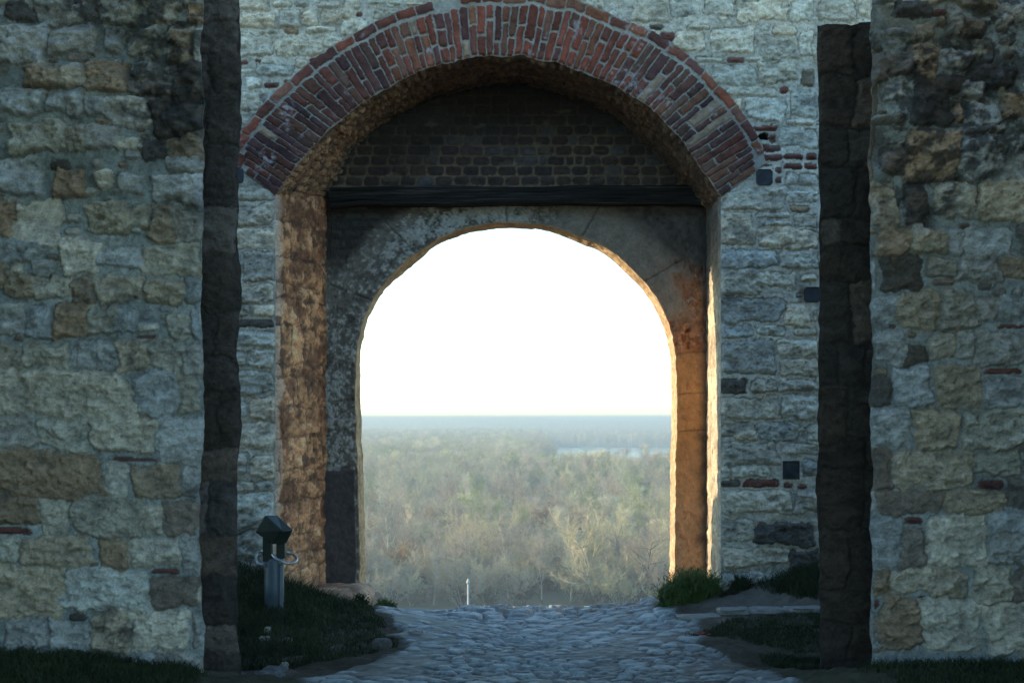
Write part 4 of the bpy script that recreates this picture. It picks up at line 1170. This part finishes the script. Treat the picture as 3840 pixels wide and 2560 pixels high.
# ================================================================ BOLLARD LAMP
M_GALV = mat_plain('galvanised_post', (.095, .135, .17), rough=.5, metal=.2, var=.18, scale=9, spec=.5)
M_BLACK = mat_plain('black_green_enamel', (.014, .026, .021), rough=.42, var=.3, scale=10, spec=.5)
M_TUBE = mat_plain('bare_steel_tube', (.42, .45, .47), rough=.38, metal=.7, var=.15, scale=12, spec=.5)
YP = 10.4
PX, PZ = W(1028.5, 2290, YP)[0], gz(W(1028.5, 0, YP)[0], YP)
PZ = float(PZ) - .03
bol = empty('bollard_lamp', (PX, YP, PZ))
tag(bol, 'squat grey metal bollard with black tilted lamp head, on the left grass bank', 'bollard lamp')


def tube(path, rad, n=12, closed=False):
    p = np.asarray(path, float); V = []; m = len(p)
    tg = np.gradient(p, axis=0) if not closed else (np.roll(p, -1, 0) - np.roll(p, 1, 0))
    rads = np.broadcast_to(rad, (m,))
    up = np.array((0, 0, 1.0)) if abs(tg[0][2]) < .9 * np.linalg.norm(tg[0]) else np.array((1.0, 0, 0))
    for i in range(m):
        t = tg[i] / np.linalg.norm(tg[i]); a = np.cross(t, up)
        if np.linalg.norm(a) < 1e-4: a = np.cross(t, (0, 1, 0))
        a /= np.linalg.norm(a); b_ = np.cross(a, t)
        for k in range(n):
            q = 2 * math.pi * k / n
            V.append(p[i] + rads[i] * (math.cos(q) * a + math.sin(q) * b_))
    F = []
    mm = m if closed else m - 1
    for i in range(mm):
        for k in range(n):
            j = (i + 1) % m
            F.append((i * n + k, i * n + (k + 1) % n, j * n + (k + 1) % n, j * n + k))
    if not closed:
        V += [p[0], p[-1]]; c0, c1 = len(V) - 2, len(V) - 1
        T3 = [(c0, (k + 1) % n, k) for k in range(n)] + [(c1, (m - 1) * n + k, (m - 1) * n + (k + 1) % n) for k in range(n)]
    else: T3 = None
    return V, F, T3


def join(parts):
    V, F, T3, o = [], [], [], 0
    for v, f, t in parts:
        V += [tuple(q) for q in v]; F += [tuple(i + o for i in q) for q in f]
        if t: T3 += [tuple(i + o for i in q) for q in t]
        o += len(v)
    return V, F, T3 or None


def box8(pts):
    f = [(0, 1, 2, 3), (7, 6, 5, 4), (0, 4, 5, 1), (1, 5, 6, 2), (2, 6, 7, 3), (3, 7, 4, 0)]
    return pts, f, None


def bevel(o, w, seg=2):
    m = o.modifiers.new('bevel', 'BEVEL'); m.width = w; m.segments = seg; m.limit_method = 'ANGLE'
    return o


def wp(px, py, dy=0.0):
    x, z = W(px, py, YP + dy); return (x, YP + dy, z)


ztop = W(0, 2092, YP)[1]; rp = 36.5 * YP / FS
post = join([tube([(PX, YP, PZ - .05), (PX, YP, PZ + .2), (PX, YP, ztop - .01), (PX, YP, ztop)], [rp, rp, rp, rp * .96], 28)])
link('post', raw_mesh('post', *post[:2], F3=post[2]), M_GALV, bol)
sx = W(1056, 0, YP)[0]
fl = box8([(sx - .004, YP - rp * .93, PZ), (sx + .016, YP - rp * .62, PZ), (sx + .016, YP - rp * .5, PZ), (sx - .004, YP - rp * .8, PZ),
           (sx - .004, YP - rp * .93, ztop - .03), (sx + .016, YP - rp * .62, ztop - .03), (sx + .016, YP - rp * .5, ztop - .03), (sx - .004, YP - rp * .8, ztop - .03)])
bevel(link('seam_strip', raw_mesh('seam_strip', *fl[:2], smooth=False), M_GALV, bol), .002)
# two black uprights with daylight between them
for (xa, xb, ya, yb, d0, d1) in ((990, 1022, 2010, 2096, -.062, .03), (1038, 1071, 2020, 2086, -.03, .062)):
    a0 = wp(xa, yb)[0]; a1 = wp(xb, yb)[0]; z0 = wp(0, yb)[2] - .01; z1 = wp(0, ya)[2] + .03
    bx = box8([(a0, YP + d0, z0), (a1, YP + d0, z0), (a1, YP + d1, z0), (a0, YP + d1, z0), (a0, YP + d0, z1), (a1, YP + d0, z1), (a1, YP + d1, z1), (a0, YP + d1, z1)])
    bevel(link('bracket', raw_mesh('bracket', *bx[:2], smooth=False), M_BLACK, bol), .006)
# lamp head: a box turned a little to the right and tipped forward
def hp(px, py, dy): return wp(px, py, dy)
A_ = [hp(955, 1995, -.05), hp(1022, 2042, -.09), hp(1075, 2038, -.02), hp(1010, 1990, .10),          # lower rim
      hp(992, 1930, -.06), hp(1057, 1989, -.13), hp(1101, 1986, -.05), hp(1040, 1929, .07)]           # upper rim
hd = raw_mesh('lamp_head', A_, box8(A_)[1], smooth=False)
o = bevel(link('lamp_head', hd, M_BLACK, bol), .010, 3)
# glass face on the left and knob
Gx = [np.array(hp(960, 1992, -.052)), np.array(hp(1018, 2034, -.092)), np.array(hp(1050, 1992, -.130)), np.array(hp(994, 1936, -.064))]
n_ = np.cross(Gx[1] - Gx[0], Gx[3] - Gx[0]); n_ /= np.linalg.norm(n_)
if n_[1] > 0: n_ = -n_
cen_ = sum(Gx) / 4
G0 = [tuple(cen_ + (g - cen_) * .8 + n_ * .002) for g in Gx]; G1 = [tuple(cen_ + (g - cen_) * .74 + n_ * .006) for g in Gx]
fr = raw_mesh('lamp_glass', G0 + G1, [(4, 5, 6, 7), (0, 1, 5, 4), (1, 2, 6, 5), (2, 3, 7, 6), (3, 0, 4, 7)], smooth=False)
link('lamp_glass', fr, mat_plain('dark_lamp_glass', (.02, .025, .028), rough=.15, spec=.6), o)
kp = np.array(hp(1002, 1993, -.078))
kn = join([tube([kp, kp + n_ * .012, kp + n_ * .016], [.012, .012, .008], 14)])
link('knob', raw_mesh('knob', *kn[:2], F3=kn[2]), M_BLACK, o)
# the steel hoop: a bent tube either side
r_loop = [wp(1021, 2078, -.085), wp(1032, 2091, -.11), wp(1053, 2103, -.13), wp(1075, 2111, -.13), wp(1098, 2110, -.11), wp(1111, 2103, -.06), wp(1113, 2093, .0), wp(1104, 2081, .05), wp(1088, 2073, .07), wp(1066, 2067, .06)]
l_loop = [wp(994, 2066, .05), wp(980, 2066, .07), wp(967, 2071, .06), wp(960, 2082, .02), wp(960, 2096, -.02), wp(966, 2108, -.05), wp(977, 2115, -.06), wp(994, 2118, -.04)]
for lp in (r_loop, l_loop):
    q = resample(lp, 0)[::4]
    t = join([tube(q, .0095, 12)])
    link('hoop', raw_mesh('hoop', *t[:2], F3=t[2]), M_TUBE, bol)
bt = join([tube([wp(1050, 2112, -.07), wp(1062, 2106, -.085)], [.012, .010], 10)])
link('bolt', raw_mesh('bolt', *bt[:2], F3=bt[2]), M_TUBE, bol)

# ================================================================ LAMP POST BELOW THE CREST
YL = 40.0
lx, lz = W(1755.5, 2168, YL); lb = float(gz(lx, YL))
lp = empty('lamp_post', (lx, YL, lb)); tag(lp, 'thin white post with a small fitting on top standing beyond the crest of the road', 'lamp post')
M_WHITE = mat_plain('white_paint', (.62, .57, .49), rough=.6, var=.1)
t = join([tube([(lx, YL, lb - .2), (lx, YL, lb + 1.0), (lx, YL, lz - .14)], [.030, .028, .024], 12)])
link('pole', raw_mesh('pole', *t[:2], F3=t[2]), M_WHITE, lp)
t = join([tube([(lx, YL, lz - .14), (lx, YL, lz - .13), (lx, YL, lz - .07), (lx, YL, lz - .06), (lx, YL, lz - .035), (lx, YL, lz)], [.028, .045, .045, .028, .032, .014], 14)])
link('lamp_cap', raw_mesh('lamp_cap', *t[:2], F3=t[2]), M_WHITE, lp)
# ================================================================ THE WOOD ON THE FLOODPLAIN
def segs_mesh(name, segs, sides):
    """tapered bars, one per segment: (p0, p1, r0, r1)"""
    S_ = np.array([list(a) + list(b) + [c, d] for a, b, c, d in segs], float)
    p0, p1, r0, r1 = S_[:, :3], S_[:, 3:6], S_[:, 6], S_[:, 7]
    d = p1 - p0; L = np.linalg.norm(d, axis=1, keepdims=True); d = d / np.maximum(L, 1e-6)
    ref = np.where(np.abs(d[:, 2:3]) > .9, np.array([[1., 0, 0]]), np.array([[0, 0, 1.]]))
    a = np.cross(d, ref); a /= np.linalg.norm(a, axis=1, keepdims=True); b = np.cross(a, d)
    n = len(S_); V = np.zeros((n, 2, sides, 3))
    for k in range(sides):
        q = 2 * math.pi * k / sides; u = math.cos(q) * a + math.sin(q) * b
        V[:, 0, k] = p0 + u * r0[:, None]; V[:, 1, k] = p1 + u * r1[:, None]
    i = np.arange(n)[:, None] * (2 * sides); F = []
    for k in range(sides):
        F.append(i + np.array([k, (k + 1) % sides, sides + (k + 1) % sides, sides + k]))
    return V.reshape(-1, 3), np.vstack(F)


def unit(v): return v / (np.linalg.norm(v) + 1e-9)


def gen_tree(seed, H, style):
    r = np.random.default_rng(seed); bark, twig, tips = [], [], []
    rnd = lambda s: r.normal(0, s, 3)

    def path(p, d, L, r0, r1, n, up, jit, out):
        pts = [p]; dirs = [d]; st = L / n
        for i in range(n):
            d = unit(d + np.array((0, 0, up)) + rnd(jit))
            q = p + d * st
            out.append((p, q, r0 + (r1 - r0) * i / n, r0 + (r1 - r0) * (i + 1) / n))
            p = q; pts.append(p); dirs.append(d)
        return pts, dirs

    def side(d, el):
        a = unit(np.cross(d, rnd(1))); return unit(d * math.cos(el) + a * math.sin(el))

    def sprigs(pts, dirs, n, L, rad, up):
        for _ in range(n):
            i = r.integers(1, len(pts)); d = side(dirs[i], r.uniform(.4, 1.0)); d = unit(d + np.array((0, 0, up)))
            p = pts[i] + rnd(.05); l = L * r.uniform(.6, 1.25)
            q = p + d * l * .5; d2 = unit(d + rnd(.25) + np.array((0, 0, up * .6))); e = q + d2 * l * .5
            twig.append((p, q, rad, rad * .75)); twig.append((q, e, rad * .75, rad * .4)); tips.append(e); tips.append(q)
            for _k in range(3):
                s0 = p + (q - p) * r.uniform(.3, 1); d3 = unit(side(d, r.uniform(.5, 1.1)) + np.array((0, 0, up)))
                twig.append((s0, s0 + d3 * l * r.uniform(.3, .55), rad * .65, rad * .35)); tips.append(s0 + d3 * l * .4)

    stems = {'spread': 1, 'upright': 1, 'multi': 6, 'lean': 1}[style]
    for s in range(stems):
        if style == 'multi':
            d0 = unit(np.array((r.normal(0, .45), r.normal(0, .45), 1.0))); Hs_ = H * r.uniform(.7, 1.05); r0 = H * .010
        elif style == 'lean':
            d0 = unit(np.array((-.55, .1, .75))); Hs_ = H; r0 = H * .019
        else:
            d0 = unit(np.array((r.normal(0, .07), r.normal(0, .07), 1.0))); Hs_ = H; r0 = H * (.0135 if style == 'upright' else .017)
        pts, dirs = path(np.array((r.normal(0, .25) * (stems > 1), r.normal(0, .25) * (stems > 1), -.3)), d0, Hs_ * (.92 if style != 'spread' else .72), r0, r0 * .16, 9, .02 if style != 'lean' else .08, .07, bark)
        nl = {'spread': 15, 'upright': 19, 'multi': 7, 'lean': 14}[style]
        for k in range(nl):
            f_ = (r.uniform(.28, 1) if style != 'upright' else r.uniform(.22, 1))
            i = min(len(pts) - 1, 1 + int(f_ * (len(pts) - 1))); fr_ = i / (len(pts) - 1)
            az = r.uniform(0, 2 * math.pi); el = {'spread': r.uniform(.15, .9), 'upright': r.uniform(.75, 1.2), 'multi': r.uniform(.5, 1.1), 'lean': r.uniform(.3, 1.)}[style]
            d = np.array((math.cos(az) * math.cos(el), math.sin(az) * math.cos(el), math.sin(el)))
            L = Hs_ * {'spread': .46 - .16 * fr_, 'upright': .30 - .14 * fr_, 'multi': .34, 'lean': .38 - .12 * fr_}[style] * r.uniform(.7, 1.15)
            rb = r0 * (1 - .75 * fr_) * .55
            lp_, ld = path(pts[i], d, L, rb, rb * .25, 5, .08 if style != 'upright' else .14, .16, bark)
            for b in range({'spread': 7, 'upright': 5, 'multi': 6, 'lean': 6}[style]):
                j = r.integers(1, len(lp_)); d2 = side(ld[j], r.uniform(.45, 1.0)); d2 = unit(d2 + np.array((0, 0, .18)))
                bp_, bd = path(lp_[j], d2, L * r.uniform(.35, .6), max(rb * .36, .034), .018, 3, .08, .2, twig)
                sprigs(bp_, bd, 8, H * .075, .019, .16)
            sprigs(lp_, ld, 5, H * .08, .019, .2)
    return bark, twig, np.array(tips)


def bark_mat(name, c, c2):
    m = mat_plain(name, c, rough=.9, c2=c2, scale=1.6, spec=.1)
    # every tree has its own tone
    nt = m.node_tree; N = nt.nodes; L = nt.links; b = N['Principled BSDF']
    src = b.inputs['Base Color'].links[0].from_socket
    oi = N.new('ShaderNodeObjectInfo'); cr = N.new('ShaderNodeValToRGB'); e = cr.color_ramp.elements
    e[0].position = 0; e[0].color = (.62, .59, .57, 1); e[1].position = 1; e[1].color = (1.24, 1.15, .92, 1)
    for p, q in ((.25, (.88, .79, .72, 1)), (.5, (1.0, .98, .92, 1)), (.75, (1.12, 1.16, .86, 1))):
        n = e.new(p); n.color = q
    mu = N.new('ShaderNodeVectorMath'); mu.operation = 'MULTIPLY'
    L.new(oi.outputs['Random'], cr.inputs['Fac']); L.new(src, mu.inputs[0]); L.new(cr.outputs['Color'], mu.inputs[1]); L.new(mu.outputs['Vector'], b.inputs['Base Color'])
    return m


BARK = {'grey': bark_mat('grey_bark', (.22, .20, .165), (.42, .38, .32)), 'pale': bark_mat('pale_bark', (.50, .46, .39), (.72, .68, .59)), 'dark': bark_mat('dark_bark', (.05, .045, .04), (.09, .08, .07))}
TWIG = {'dark': bark_mat('shaded_twigs', (.09, .082, .07), (.15, .135, .115)), 'brown': bark_mat('brown_twigs', (.41, .335, .24), (.60, .505, .37)), 'grey': bark_mat('grey_twigs', (.52, .455, .345), (.70, .62, .485)),
        'green': bark_mat('budding_twigs', (.24, .25, .10), (.38, .38, .17)), 'orange': bark_mat('orange_bud_twigs', (.34, .19, .085), (.48, .30, .13)), 'yellow': bark_mat('yellow_bud_twigs', (.40, .34, .14), (.52, .46, .22))}

KINDS = {   # style, height, bark, twigs, bud size, bud count
    'spread_a': (1, 15.5, 'spread', 'grey', 'brown', 0), 'spread_b': (2, 16.5, 'spread', 'grey', 'brown', 0), 'spread_c': (9, 15, 'spread', 'dark', 'brown', 0), 'upright_a': (3, 17.5, 'upright', 'pale', 'grey', 0),
    'upright_b': (4, 16.5, 'upright', 'pale', 'grey', 0), 'green': (5, 15.5, 'spread', 'grey', 'green', .10), 'orange': (6, 9, 'multi', 'grey', 'orange', .10), 'yellow': (7, 15.5, 'upright', 'pale', 'yellow', .13),
    'multi': (8, 10, 'multi', 'grey', 'brown', 0), 'lean': (10, 13, 'lean', 'dark', 'brown', 0), 'bush': (12, 5.5, 'multi', 'dark', 'dark', 0)}
PROTO = {}
for kname, (sd, H, style, bk, tw, bud) in KINDS.items():
    bark, twig, tips = gen_tree(1000 + sd, H, style)
    V1, F1_ = segs_mesh('trunk', bark, 6)
    V2, F2_ = segs_mesh('crown', twig, 3)
    if bud:
        rb_ = np.random.default_rng(sd); tp = tips[rb_.integers(0, len(tips), 4200)] + rb_.normal(0, .10, (4200, 3))
        e1 = rb_.normal(0, 1, (4200, 3)); e1 /= np.linalg.norm(e1, axis=1, keepdims=True); e2 = np.cross(e1, rb_.normal(0, 1, (4200, 3))); e2 /= np.linalg.norm(e2, axis=1, keepdims=True)
        Q = np.stack([tp - e1 * bud, tp - e2 * bud * .6, tp + e1 * bud, tp + e2 * bud * .6], 1).reshape(-1, 3)
        F2_ = np.vstack([F2_, len(V2) + np.arange(len(Q)).reshape(-1, 4)]); V2 = np.vstack([V2, Q])
    mt = raw_mesh('trunk', V1, F1_); mt.materials.append(BARK[bk])
    mc = raw_mesh('crown', V2, F2_, smooth=False); mc.materials.append(TWIG[tw])
    PROTO[kname] = (mt, mc)
    # one joined mesh for the far wood
    mj = raw_mesh('wood_' + kname, np.vstack([V1, V2]), np.vstack([F1_, F2_ + len(V1)]), smooth=False, mats=np.r_[np.zeros(len(F1_), int), np.ones(len(F2_), int)])
    mj.materials.append(BARK[bk]); mj.materials.append(TWIG[tw])
    PROTO[kname] += (mj,)

LBL = {'spread': ('bare_tree', 'bare spreading tree with fine brown twigs in the hazy wood below', 'bare brown trees of the wood'),
       'upright': ('pale_tree', 'pale trunked upright tree with bare grey twigs in the hazy wood below', 'pale trunked trees of the wood'),
       'green': ('budding_tree', 'tree misted with yellow green buds in the hazy wood below', 'budding green trees of the wood'),
       'orange': ('orange_shrub', 'low shrub of orange tinted twigs in the hazy wood below', 'orange twigged shrubs of the wood'),
       'multi': ('willow_bush', 'many stemmed bare bush tree among the taller trees of the wood below', 'many stemmed bushes of the wood')}


def plant_tree(kind, x, y, sc, rz, label=None, name=None, group=True):
    fam = kind.split('_')[0]
    nm, lb_, gp = LBL.get(fam, LBL['spread'])
    e = bpy.data.objects.new(name or nm, None); COL.objects.link(e); e.empty_display_size = .5
    e.location = (x, y, float(gz(x, y))); e.rotation_euler = (0, 0, rz); e.scale = (sc, sc, sc)
    tag(e, label or lb_, 'tree' if fam not in ('orange', 'multi') else 'shrub', (gp if group and not label else None))
    for part, me in zip(('trunk', 'crown'), PROTO[kind][:2]):
        c_ = bpy.data.objects.new(part, me); COL.objects.link(c_); c_.parent = e
    return e


def at_px(px, Y): return (px - CX) * Y / FS


rt_ = np.random.default_rng(909)
placed = []
HAND = [  # kind, px, distance, scale, turn, label
    ('upright_a', 2516, 345, .92, 1.0, 'tall pale double trunked tree close to the right pier in the view'),
    ('upright_b', 2335, 350, .82, 2.2, 'slim pale forked tree left of the tall one by the right pier'),
    ('yellow', 2222, 352, .93, .4, 'pale tree tipped with pale yellow buds right of centre in the view'),
    ('upright_a', 2030, 338, .80, 2.9, 'straight pale trunk in the middle of the view'),
    ('lean', 2040, 331, .62, 0, 'dark leaning trunk low in the middle of the view'),
    ('spread_c', 1400, 345, .95, 2.0, 'dark tree with long arching limbs beside the left pier in the view'),
    ('spread_c', 1815, 332, .55, .6, 'small dark thin tree just right of the white post'),
    ('spread_a', 1985, 350, .98, 4.0, 'broad bare tree with dark crooked limbs in the middle of the view'),
    ('orange', 1640, 505, 1.25, 0, 'orange tinted shrub left of centre, brighter than all the others'),
    ('orange', 1720, 498, 1.0, 2, 'smaller golden orange shrub to the right of the brightest one'),
    ('green', 1620, 395, .95, 1, 'tree misted with green buds at the left of centre, below the orange shrubs'),
    ('green', 2320, 640, 1.1, 1, 'largest green budding tree at the right of the view'),
    ('green', 1500, 900, 1.25, 3, 'green budding tree far off at the left of the view')]
for kd, px, Yd, sc, rz, lb_ in HAND:
    x = at_px(px, Yd); plant_tree(kd, x, Yd, sc, rz, label=lb_); placed.append((x, Yd))
cand = 0
while len(placed) < 300 and cand < 40000:
    cand += 1
    y = 326 + 400 * rt_.random() ** 1.3; x = rt_.uniform(-1, 1) * (.19 * y + 8)
    if any((x - a) ** 2 + (y - b) ** 2 < (6.2 + .008 * (y - 326)) ** 2 for a, b in placed): continue
    u = rt_.random()
    if x > 0 and y < 420: kd = ['upright_a', 'upright_b', 'spread_a', 'spread_b', 'multi', 'spread_c'][min(5, int(u * 6))]
    else: kd = 'spread_a' if u < .2 else 'spread_b' if u < .40 else 'spread_c' if u < .48 else 'upright_a' if u < .66 else 'upright_b' if u < .80 else 'multi' if u < .91 else 'green' if u < .97 else 'orange'
    plant_tree(kd, x, y, rt_.uniform(.85, 1.45) if kd[:2] != 'up' else rt_.uniform(.8, 1.15), rt_.uniform(0, 6.28)); placed.append((x, y))
YMAX = max(b for a, b in placed[len(HAND):])

# ---- the rest of the wood as stuff -----------------------------------------------------------------
def proto_coll(name, kinds):
    c_ = bpy.data.collections.new(name)
    for k in kinds:
        o = bpy.data.objects.new('wood_' + k, PROTO[k][2]); c_.objects.link(o)
    return c_


def stuff_wood(name, pts, coll, smin, smax, label, cat):
    me = bpy.data.meshes.new(name); me.vertices.add(len(pts)); me.vertices.foreach_set('co', np.asarray(pts, np.float32).ravel()); me.update()
    o = bpy.data.objects.new(name, me); COL.objects.link(o); tag(o, label, cat, kind='stuff')
    ng = bpy.data.node_groups.new(name, 'GeometryNodeTree')
    ng.interface.new_socket('Geometry', in_out='INPUT', socket_type='NodeSocketGeometry'); ng.interface.new_socket('Geometry', in_out='OUTPUT', socket_type='NodeSocketGeometry')
    N = ng.nodes; L = ng.links
    gi = N.new('NodeGroupInput'); go = N.new('NodeGroupOutput'); ip = N.new('GeometryNodeInstanceOnPoints'); ci = N.new('GeometryNodeCollectionInfo')
    ci.inputs['Collection'].default_value = coll; ci.inputs['Separate Children'].default_value = True; ci.inputs['Reset Children'].default_value = True
    ip.inputs['Pick Instance'].default_value = True
    r1 = N.new('FunctionNodeRandomValue'); r1.data_type = 'FLOAT_VECTOR'; r1.inputs['Min'].default_value = (0, 0, 0); r1.inputs['Max'].default_value = (0, 0, 6.283); r1.inputs['Seed'].default_value = 3
    r2 = N.new('FunctionNodeRandomValue'); r2.data_type = 'FLOAT'; r2.inputs[2].default_value = smin; r2.inputs[3].default_value = smax; r2.inputs['Seed'].default_value = 5
    L.new(gi.outputs[0], ip.inputs['Points']); L.new(ci.outputs[0], ip.inputs['Instance'])
    L.new(r1.outputs['Value'], ip.inputs['Rotation']); L.new(r2.outputs[1], ip.inputs['Scale']); L.new(ip.outputs[0], go.inputs[0])
    m = o.modifiers.new('wood', 'NODES'); m.node_group = ng
    return o


def sample(n, y0, y1, fn, k=.2, pw=2.0):
    y = rt_.uniform(y0 ** pw, y1 ** pw, n) ** (1 / pw); x = rt_.uniform(-1, 1, n) * (k * y + 10)
    m = fn(x, y); x, y = x[m], y[m]
    return np.stack([x, y, gz(x, y)], -1)


cw = proto_coll('wood_trees', ['spread_a', 'spread_b', 'spread_c', 'spread_a', 'spread_b', 'upright_b', 'multi', 'green'])
shore = lambda x, y: (x < .0195 * y + 10 * np.sin(y / 90)) | (y < 850 - 50 * sstep(60, 160, x))
p1 = sample(21000, YMAX - 60, 2900, lambda x, y: shore(x, y) & ((y > YMAX + 2) | (rt_.random(len(y)) < .25)), pw=1.15)
p1 = np.vstack([p1, sample(420, 850, 1010, lambda x, y: (x > 25) & (rt_.random(len(x)) < .35))])
stuff_wood('woodland', p1, cw, .95, 1.45, 'hazy bare wood covering the floodplain behind the nearer trees', 'wood')
cu = proto_coll('wood_bushes', ['bush', 'multi'])
p2 = sample(2600, 322, 640, lambda x, y: np.ones(len(x), bool))
stuff_wood('undergrowth', p2, cu, .55, 1.1, 'dense dark undergrowth between the nearer trunks', 'undergrowth')
p3 = sample(9000, 2075, 4300, lambda x, y: y > 2075 + 30 * np.sin(x / 60), .22)
p4 = np.vstack([sample(9000, 4300, 7000, lambda x, y: np.ones(len(x), bool), .22)])
stuff_wood('far_woodland', np.vstack([p3, p4]), cw, .85, 1.15, 'pale blue line of woods across the river', 'wood')

# ================================================================ ADDED SHADE VAULT ROUND THE CAMERA
# invented walls and vault just outside the frame, keeping sky off the front walls
tx = np.linspace(0, 1, 160); yb_ = np.linspace(SHADE_Y0, 8.155, 90)
sec_ = []
for t in tx:
    if t < .3: sec_.append((-3.2, -.3 + t / .3 * 4.7))
    elif t > .7: sec_.append((3.2, 4.4 - (t - .7) / .3 * 4.7))
    else:
        a_ = math.pi * (1 - (t - .3) / .4); sec_.append((3.2 * math.cos(a_), 4.4 + 1.0 * math.sin(a_)))
sec_ = np.array(sec_); Sx, Yv = np.meshgrid(sec_[:, 0], yb_, indexing='ij'); Sz = np.broadcast_to(sec_[:, 1:2], Sx.shape)
nb_ = .03 * fbm(Sx * 3 + Sz * 3, Yv * 4, 4, 1801)
Pv = np.stack([Sx * (1 + nb_ * .3), Yv, Sz - nb_ * (Sz > 4.4)], -1)
cv = mixc((.20, .17, .13), (.33, .29, .22), sstep(-.4, .5, fbm(Sz * 5, Yv * 3, 4, 1803)))
tag(link('shade_vault', grid_mesh('shade_vault', Pv, cv, keep=((Yv < SHADE_Y1) | (Sz < 4.35))[:-1, :-1]), M_STONE), 'unseen vault added around the viewpoint to shade the two rubble walls', 'light blocker')

# ================================================================ AIR
def box(name, x0, x1, y0, y1, z0, z1):
    V = [(x, y, z) for z in (z0, z1) for x, y in ((x0, y0), (x1, y0), (x1, y1), (x0, y1))]
    return raw_mesh(name, V, [(3, 2, 1, 0), (4, 5, 6, 7), (0, 1, 5, 4), (1, 2, 6, 5), (2, 3, 7, 6), (3, 0, 4, 7)], smooth=False)


mh = bpy.data.materials.new('hazy_air'); mh.use_nodes = True
nt = mh.node_tree; nt.nodes.remove(nt.nodes['Principled BSDF'])
pv = nt.nodes.new('ShaderNodeVolumePrincipled'); pv.inputs['Density'].default_value = HAZE
pv.inputs['Color'].default_value = HAZE_COL; pv.inputs['Anisotropy'].default_value = .25
nt.links.new(pv.outputs['Volume'], nt.nodes['Material Output'].inputs['Volume'])
hz = link('haze', box('haze', -9300, 9300, -80, 10900, -42.5, 9.6), mh)
tag(hz, 'pale morning haze over the river plain', 'haze', kind='stuff')

# ================================================================ LIGHT
wld = bpy.data.worlds.new('World'); SC.world = wld; wld.use_nodes = True
nt = wld.node_tree; bg = nt.nodes['Background']
sky = nt.nodes.new('ShaderNodeTexSky'); sky.sky_type = 'NISHITA'; sky.sun_disc = False
EL, AZ = R(12.0), R(19.1)        # the sun stands low to the left, a little beyond the plane of the gate
to_sun = Vector((-math.cos(AZ) * math.cos(EL), math.sin(AZ) * math.cos(EL), math.sin(EL)))
sky.sun_elevation = EL; sky.sun_rotation = math.atan2(to_sun.x, to_sun.y)
sky.air_density = 1.0; sky.dust_density = DUST; sky.ozone_density = 1.6; sky.altitude = 100
tn = nt.nodes.new('ShaderNodeVectorMath'); tn.operation = 'MULTIPLY'; tn.inputs[1].default_value = SKY_TINT
nt.links.new(sky.outputs['Color'], tn.inputs[0]); nt.links.new(tn.outputs['Vector'], bg.inputs['Color']); bg.inputs['Strength'].default_value = SKY
sl = bpy.data.lights.new('sun', 'SUN'); sl.energy = SUN; sl.angle = R(.5); sl.color = (1.0, .80, .56)
so = bpy.data.objects.new('sun', sl); COL.objects.link(so); so.rotation_euler = (-to_sun).to_track_quat('-Z', 'Y').to_euler(); so.location = (-30, 20, 30)

# ================================================================ CAMERA
cam = bpy.data.cameras.new('camera'); co = bpy.data.objects.new('camera', cam); COL.objects.link(co)
co.location = (0, 0, EYE); co.rotation_euler = (R(90), 0, 0)
cam.sensor_width = 36; cam.lens = FS / 3840 * 36; cam.shift_y = (HY - 1280) / 3840
cam.clip_start = .1; cam.clip_end = 20000
cam.dof.use_dof = True; cam.dof.focus_distance = 14; cam.dof.aperture_fstop = 10.0
SC.camera = co
SC.view_settings.view_transform = 'Standard'; SC.view_settings.look = 'None'; SC.view_settings.gamma = 1; SC.view_settings.exposure = EXPO
SC.render.engine = 'CYCLES'
cy = SC.cycles
cy.max_bounces = 8; cy.diffuse_bounces = 5; cy.glossy_bounces = 2; cy.volume_bounces = 1; cy.transparent_max_bounces = 4
cy.use_denoising = True; cy.sample_clamp_indirect = 6
